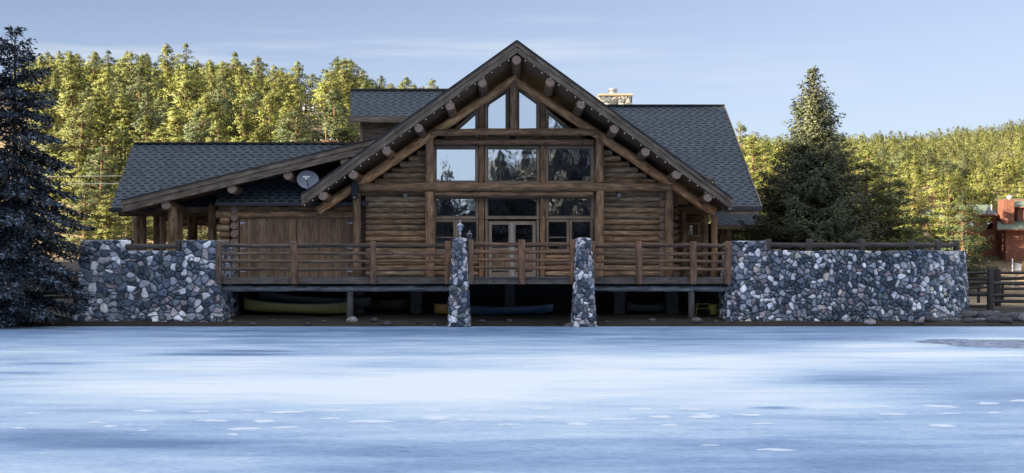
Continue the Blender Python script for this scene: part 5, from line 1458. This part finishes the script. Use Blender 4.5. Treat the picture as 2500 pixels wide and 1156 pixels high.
# spruces on the shore behind the camera, which the windows mirror
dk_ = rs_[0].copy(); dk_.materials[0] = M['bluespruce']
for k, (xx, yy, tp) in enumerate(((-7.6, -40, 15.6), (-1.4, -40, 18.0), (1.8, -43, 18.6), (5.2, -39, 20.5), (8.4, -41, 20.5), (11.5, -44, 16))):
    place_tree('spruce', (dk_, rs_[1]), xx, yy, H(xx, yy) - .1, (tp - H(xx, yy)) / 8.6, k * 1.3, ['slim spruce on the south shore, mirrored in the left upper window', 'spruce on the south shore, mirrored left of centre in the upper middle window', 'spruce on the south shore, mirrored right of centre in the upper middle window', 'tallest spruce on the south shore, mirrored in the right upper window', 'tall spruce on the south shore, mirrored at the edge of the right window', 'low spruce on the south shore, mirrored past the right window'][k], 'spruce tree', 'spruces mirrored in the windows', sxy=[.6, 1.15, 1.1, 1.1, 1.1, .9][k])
Vs, Ts, Ns = [], [], []
for i in range(170):
    X = rg.uniform(-30, 30); Yy = rg.uniform(-70, -24); z = H(X, Yy); V, Fc, T, NN = LV[rg.integers(5)]
    tp = 12.3 if -13 < X < -3.2 else 15.5
    sc = min(1.1, (tp - z) / 8 * rg.uniform(.7, 1.0)); a_ = rg.uniform(0, 6.28); ca, sa = math.cos(a_), math.sin(a_)
    if sc < .3: sc = .3
    Vs.append(np.stack([(V[:, 0] * ca - V[:, 1] * sa) * sc + X, (V[:, 0] * sa + V[:, 1] * ca) * sc + Yy, V[:, 2] * sc + z], 1)); Ts.append(T * rg.uniform(.3, .6))
    Ns.append(np.stack([NN[:, 0] * ca - NN[:, 1] * sa, NN[:, 0] * sa + NN[:, 1] * ca, NN[:, 2]], 1))
V = np.concatenate(Vs)
o = npmesh('south_shore_wood', V, np.arange(len(V)).reshape(-1, 4), 'bluespruce', None, origin=(0, -45, 8), tint=np.concatenate(Ts), nrm=np.concatenate(Ns))
tagit(o, 'dark young wood on the south shore, mirrored in the lower windows', 'wood', kind='stuff')

# ================================================================== red houses
def house(label, parts, org):
    r_ = empty('red_house', org, label, 'house', 'red board houses with green roofs'); return r_
YH = ST(124.0)
def hx(px_, Y=YH): return PX(px_, Y)
def bxw(mb, xa_, xb_, ya, yb, Y, dep, **k):
    a_, b_ = PX(xa_, Y), PX(xb_, Y); z0, z1 = PZ(yb, Y), PZ(ya, Y)
    mb.box(((a_ + b_) / 2, Y + dep / 2, (z0 + z1) / 2), (b_ - a_, dep, z1 - z0), **k)
h1 = house('small red board house with a pale green roof half hidden by the bright pines', None, (hx(2275), YH, PZ(612, YH)))
mb = MB(); bxw(mb, 2257, 2300, 531, 625, YH, 6); mb.build('wall', 'redwood', h1)
mb = MB(); a_, b_ = hx(2250), hx(2306); z0 = PZ(532, YH)
def Rh(x, y): return z0 + (y - YH + .74) * .27
roof_slab([(a_, YH - 0.73), (b_, YH - 0.73), (b_, YH + 4.41), (a_ + 2.0, YH + 4.41)], Rh, .2, 'roof', h1, mats=('greenroof', 'redwood', 'redwood'))
mb = MB(); bxw(mb, 2265, 2273, 535, 545, YH - 0.09, .08); mb.build('window', 'glass', h1)
h2 = house('large red board house with green roof and tall chimney block, mostly in tree shade', None, (hx(2430), YH, PZ(620, YH)))
mb = MB(); bxw(mb, 2359, 2392, 524, 640, YH, 7); mb.build('wall', 'redwood', h2)
mb = MB(); bxw(mb, 2393, 2520, 520, 640, YH + 5.88, 6); mb.build('wall', 'redwood', h2)
mb = MB(); bxw(mb, 2455, 2532, 556, 640, YH + 2.21, 2.4); mb.build('wall', 'redwood', h2)
z2 = PZ(524, YH)
def Rh2(x, y): return z2 + (y - YH + .88) * .24
roof_slab([(hx(2352), YH - 0.88), (hx(2400), YH - 0.88), (hx(2460), YH + 7.35), (hx(2354), YH + 6.47)], Rh2, .22, 'roof', h2, mats=('greenroof', 'redwood', 'redwood'))
roof_slab([(hx(2400), YH + 4.12), (hx(2462), YH + 4.12), (hx(2478), YH + 10.29), (hx(2440), YH + 10.29)], lambda x, y: PZ(524, YH + 4.41) + (y - YH - 4.12) * .3, .22, 'roof', h2, mats=('gutter', 'redwood', 'redwood'))
roof_slab([(hx(2440), YH + 0.88), (hx(2560), YH + 0.88), (hx(2560), YH + 5.29), (hx(2470), YH + 5.29)], lambda x, y: PZ(560, YH + 0.88) + (y - YH - 0.88) * .35, .2, 'roof', h2, mats=('greenroof', 'redwood', 'redwood'))
mb = MB(); bxw(mb, 2450, 2476, 487, 600, YH + 3.23, 2.2); blk = mb.build('chimney_block', 'redwood', h2)
mb = MB(); lathe(mb, [(.16, 0), (.16, .2), (.34, .25), (.38, .45), (.28, .62), (.1, .68)], hx(2464, YH + 4.70), YH + 4.70, PZ(487, YH + 3.23), 14); mb.build('flue', 'white', blk)
mb = MB(); bxw(mb, 2476, 2530, 487, 560, YH + 6.76, 4); mb.build('wall', 'redwood', h2)
mb = MB(); bxw(mb, 2484, 2530, 506, 556, YH + 4.70, 1.2); mb.build('wall', 'redwood', h2)
roof_slab([(hx(2478), YH + 4.12), (hx(2560), YH + 4.12), (hx(2560), YH + 7.64), (hx(2496), YH + 7.64)], lambda x, y: PZ(505, YH + 4.12) + (y - YH - 4.12) * .42, .18, 'roof', h2, mats=('greenroof', 'redwood', 'redwood'))
for px_, yy in ((2421, 505), (2449, 515)):
    mb = MB(); X = hx(px_, YH + 5.14); mb.log((X, YH + 5.14, PZ(yy + 12, YH + 5.14)), (X, YH + 5.14, PZ(yy - 5, YH + 5.14)), .12, seg=10, wob=0); mb.build('vent_pipe', 'metal', h2)
for (xa_, xb_, ya, yb, Y) in ((2366, 2376, 540, 556, YH), (2366, 2376, 575, 590, YH), (2410, 2424, 545, 560, YH + 5.88), (2500, 2512, 520, 540, YH + 4.70)):
    mb = MB(); bxw(mb, xa_, xb_, ya, yb, Y - .08, .06); mb.build('window', 'glass', h2)

# ================================================================== poles and wires
def upole(label, px_, Y, ytop, ybase, arm=True, r_=.14, mat='bark', pots=0, armw=2.2, army=None):
    Y = ST(Y); X = PX(px_, Y); zb = min(PZ(ybase, Y), H(X, Y)) - .2; zt = PZ(ytop, Y)
    root = empty('utility_pole', (X, Y, zb), label, 'utility pole', None)
    mb = MB(); mb.log((X, Y, zb), (X, Y, zt), r_, r_ * .75, seg=10, wob=.02); mb.build('pole', mat, root)
    if arm:
        za = PZ(army, Y) if army else zt - .6
        mb = MB(); mb.box((X, Y - .14, za), (armw, .1, .12)); mb.build('cross_arm', mat, root)
        mb = MB()
        for dx in (-.46, -.2, .2, .46): lathe(mb, [(.03, 0), (.05, .04), (.03, .1), (.04, .16), (.01, .18)], X + dx * armw, Y - .14, za + .06, 8)
        mb.build('insulators', 'insul', root)
    for k in range(pots):
        mb = MB(); lathe(mb, [(.12, 0), (.15, .05), (.15, .5), (.1, .55)], X + (k - (pots - 1) / 2) * .55, Y - .4, PZ(army, Y) - .75, 12); mb.build('transformer', 'insul', root)
    return root
upole('thin dark utility pole with a crossarm against the sky on the left hill', 721, 134, 207, 300, army=222, armw=2.6, mat='gutter')
upole('utility pole with white transformers in the gap between the pines', 755, 104, 232, 318, army=258, armw=2.6, pots=3, mat='fence', r_=.11)
upole('short orange-brown pole stump with a low crossarm above the left lodge roof', 796, 92, 318, 362, army=345, armw=2.4, mat='bark', r_=.10)
wr = MB()
for dx in (-12, -4, 6, 14):
    a_ = P(755 + dx, 258, ST(104) - .3); b_ = P(795 + dx * 1.6, 342, ST(92) - .3); prev = a_
    for k in range(1, 9):
        q = k / 8; pt = a_.lerp(b_, q) - Vector((0, 0, .9 * 4 * q * (1 - q))); wr.log(prev, pt, .03, seg=4, wob=0, step=9); prev = pt
w_ = wr.build('overhead_wires', 'metal', None); tagit(w_, 'bundle of four pale overhead wires running downhill between the poles', 'wires')
for k, (y0, y1) in enumerate(((432, 430), (450, 449))):
    mb = MB(); mb.log(P(100, y0, 64), P(300, y1, 64), .014, seg=4, wob=0, step=9); w_ = mb.build('overhead_wire', 'metal', None)
    tagit(w_, ['upper', 'lower'][k] + ' of two thin wires crossing beside the blue spruce', 'wire', 'wires beside the blue spruce')
# meadow bits
mb = MB(); X = PX(2472, 160); mb.log((X, 160, .3), (X, 160, PZ(632, 160)), .10, .09, seg=10, wob=0); o = mb.build('marker_post', 'white'); tagit(o, 'thin white post standing in the sunlit meadow beyond the fence', 'post')
mb = MB(); p = P(2486, 654, 161); mb.box(p, (.75, .6, .9), Matrix.Rotation(R(8), 3, 'Y')); mb.box(p + Vector((0, -.02, .5)), (.85, .7, .08), Matrix.Rotation(R(8), 3, 'Y')); mb.box(p + Vector((-.2, 0, -.6)), (.08, .08, .6)); mb.box(p + Vector((.2, 0, -.6)), (.08, .08, .6))
o = mb.build('white_box', 'white'); tagit(o, 'small tilted white box on legs in the meadow at the right edge', 'box')
mb = MB(); p = P(2502, 652, 161); mb.box(p, (1.1, .9, .8)); mb.box(p + Vector((.1, 0, .5)), (.7, .8, .3)); mb.log(p + Vector((-.4, -.5, -.45)), p + Vector((-.4, -.35, -.45)), .22, seg=12, wob=0); o = mb.build('orange_trailer', 'canoe_orange', bevel=.05); tagit(o, 'orange trailer cut by the right edge beside the white box', 'trailer')
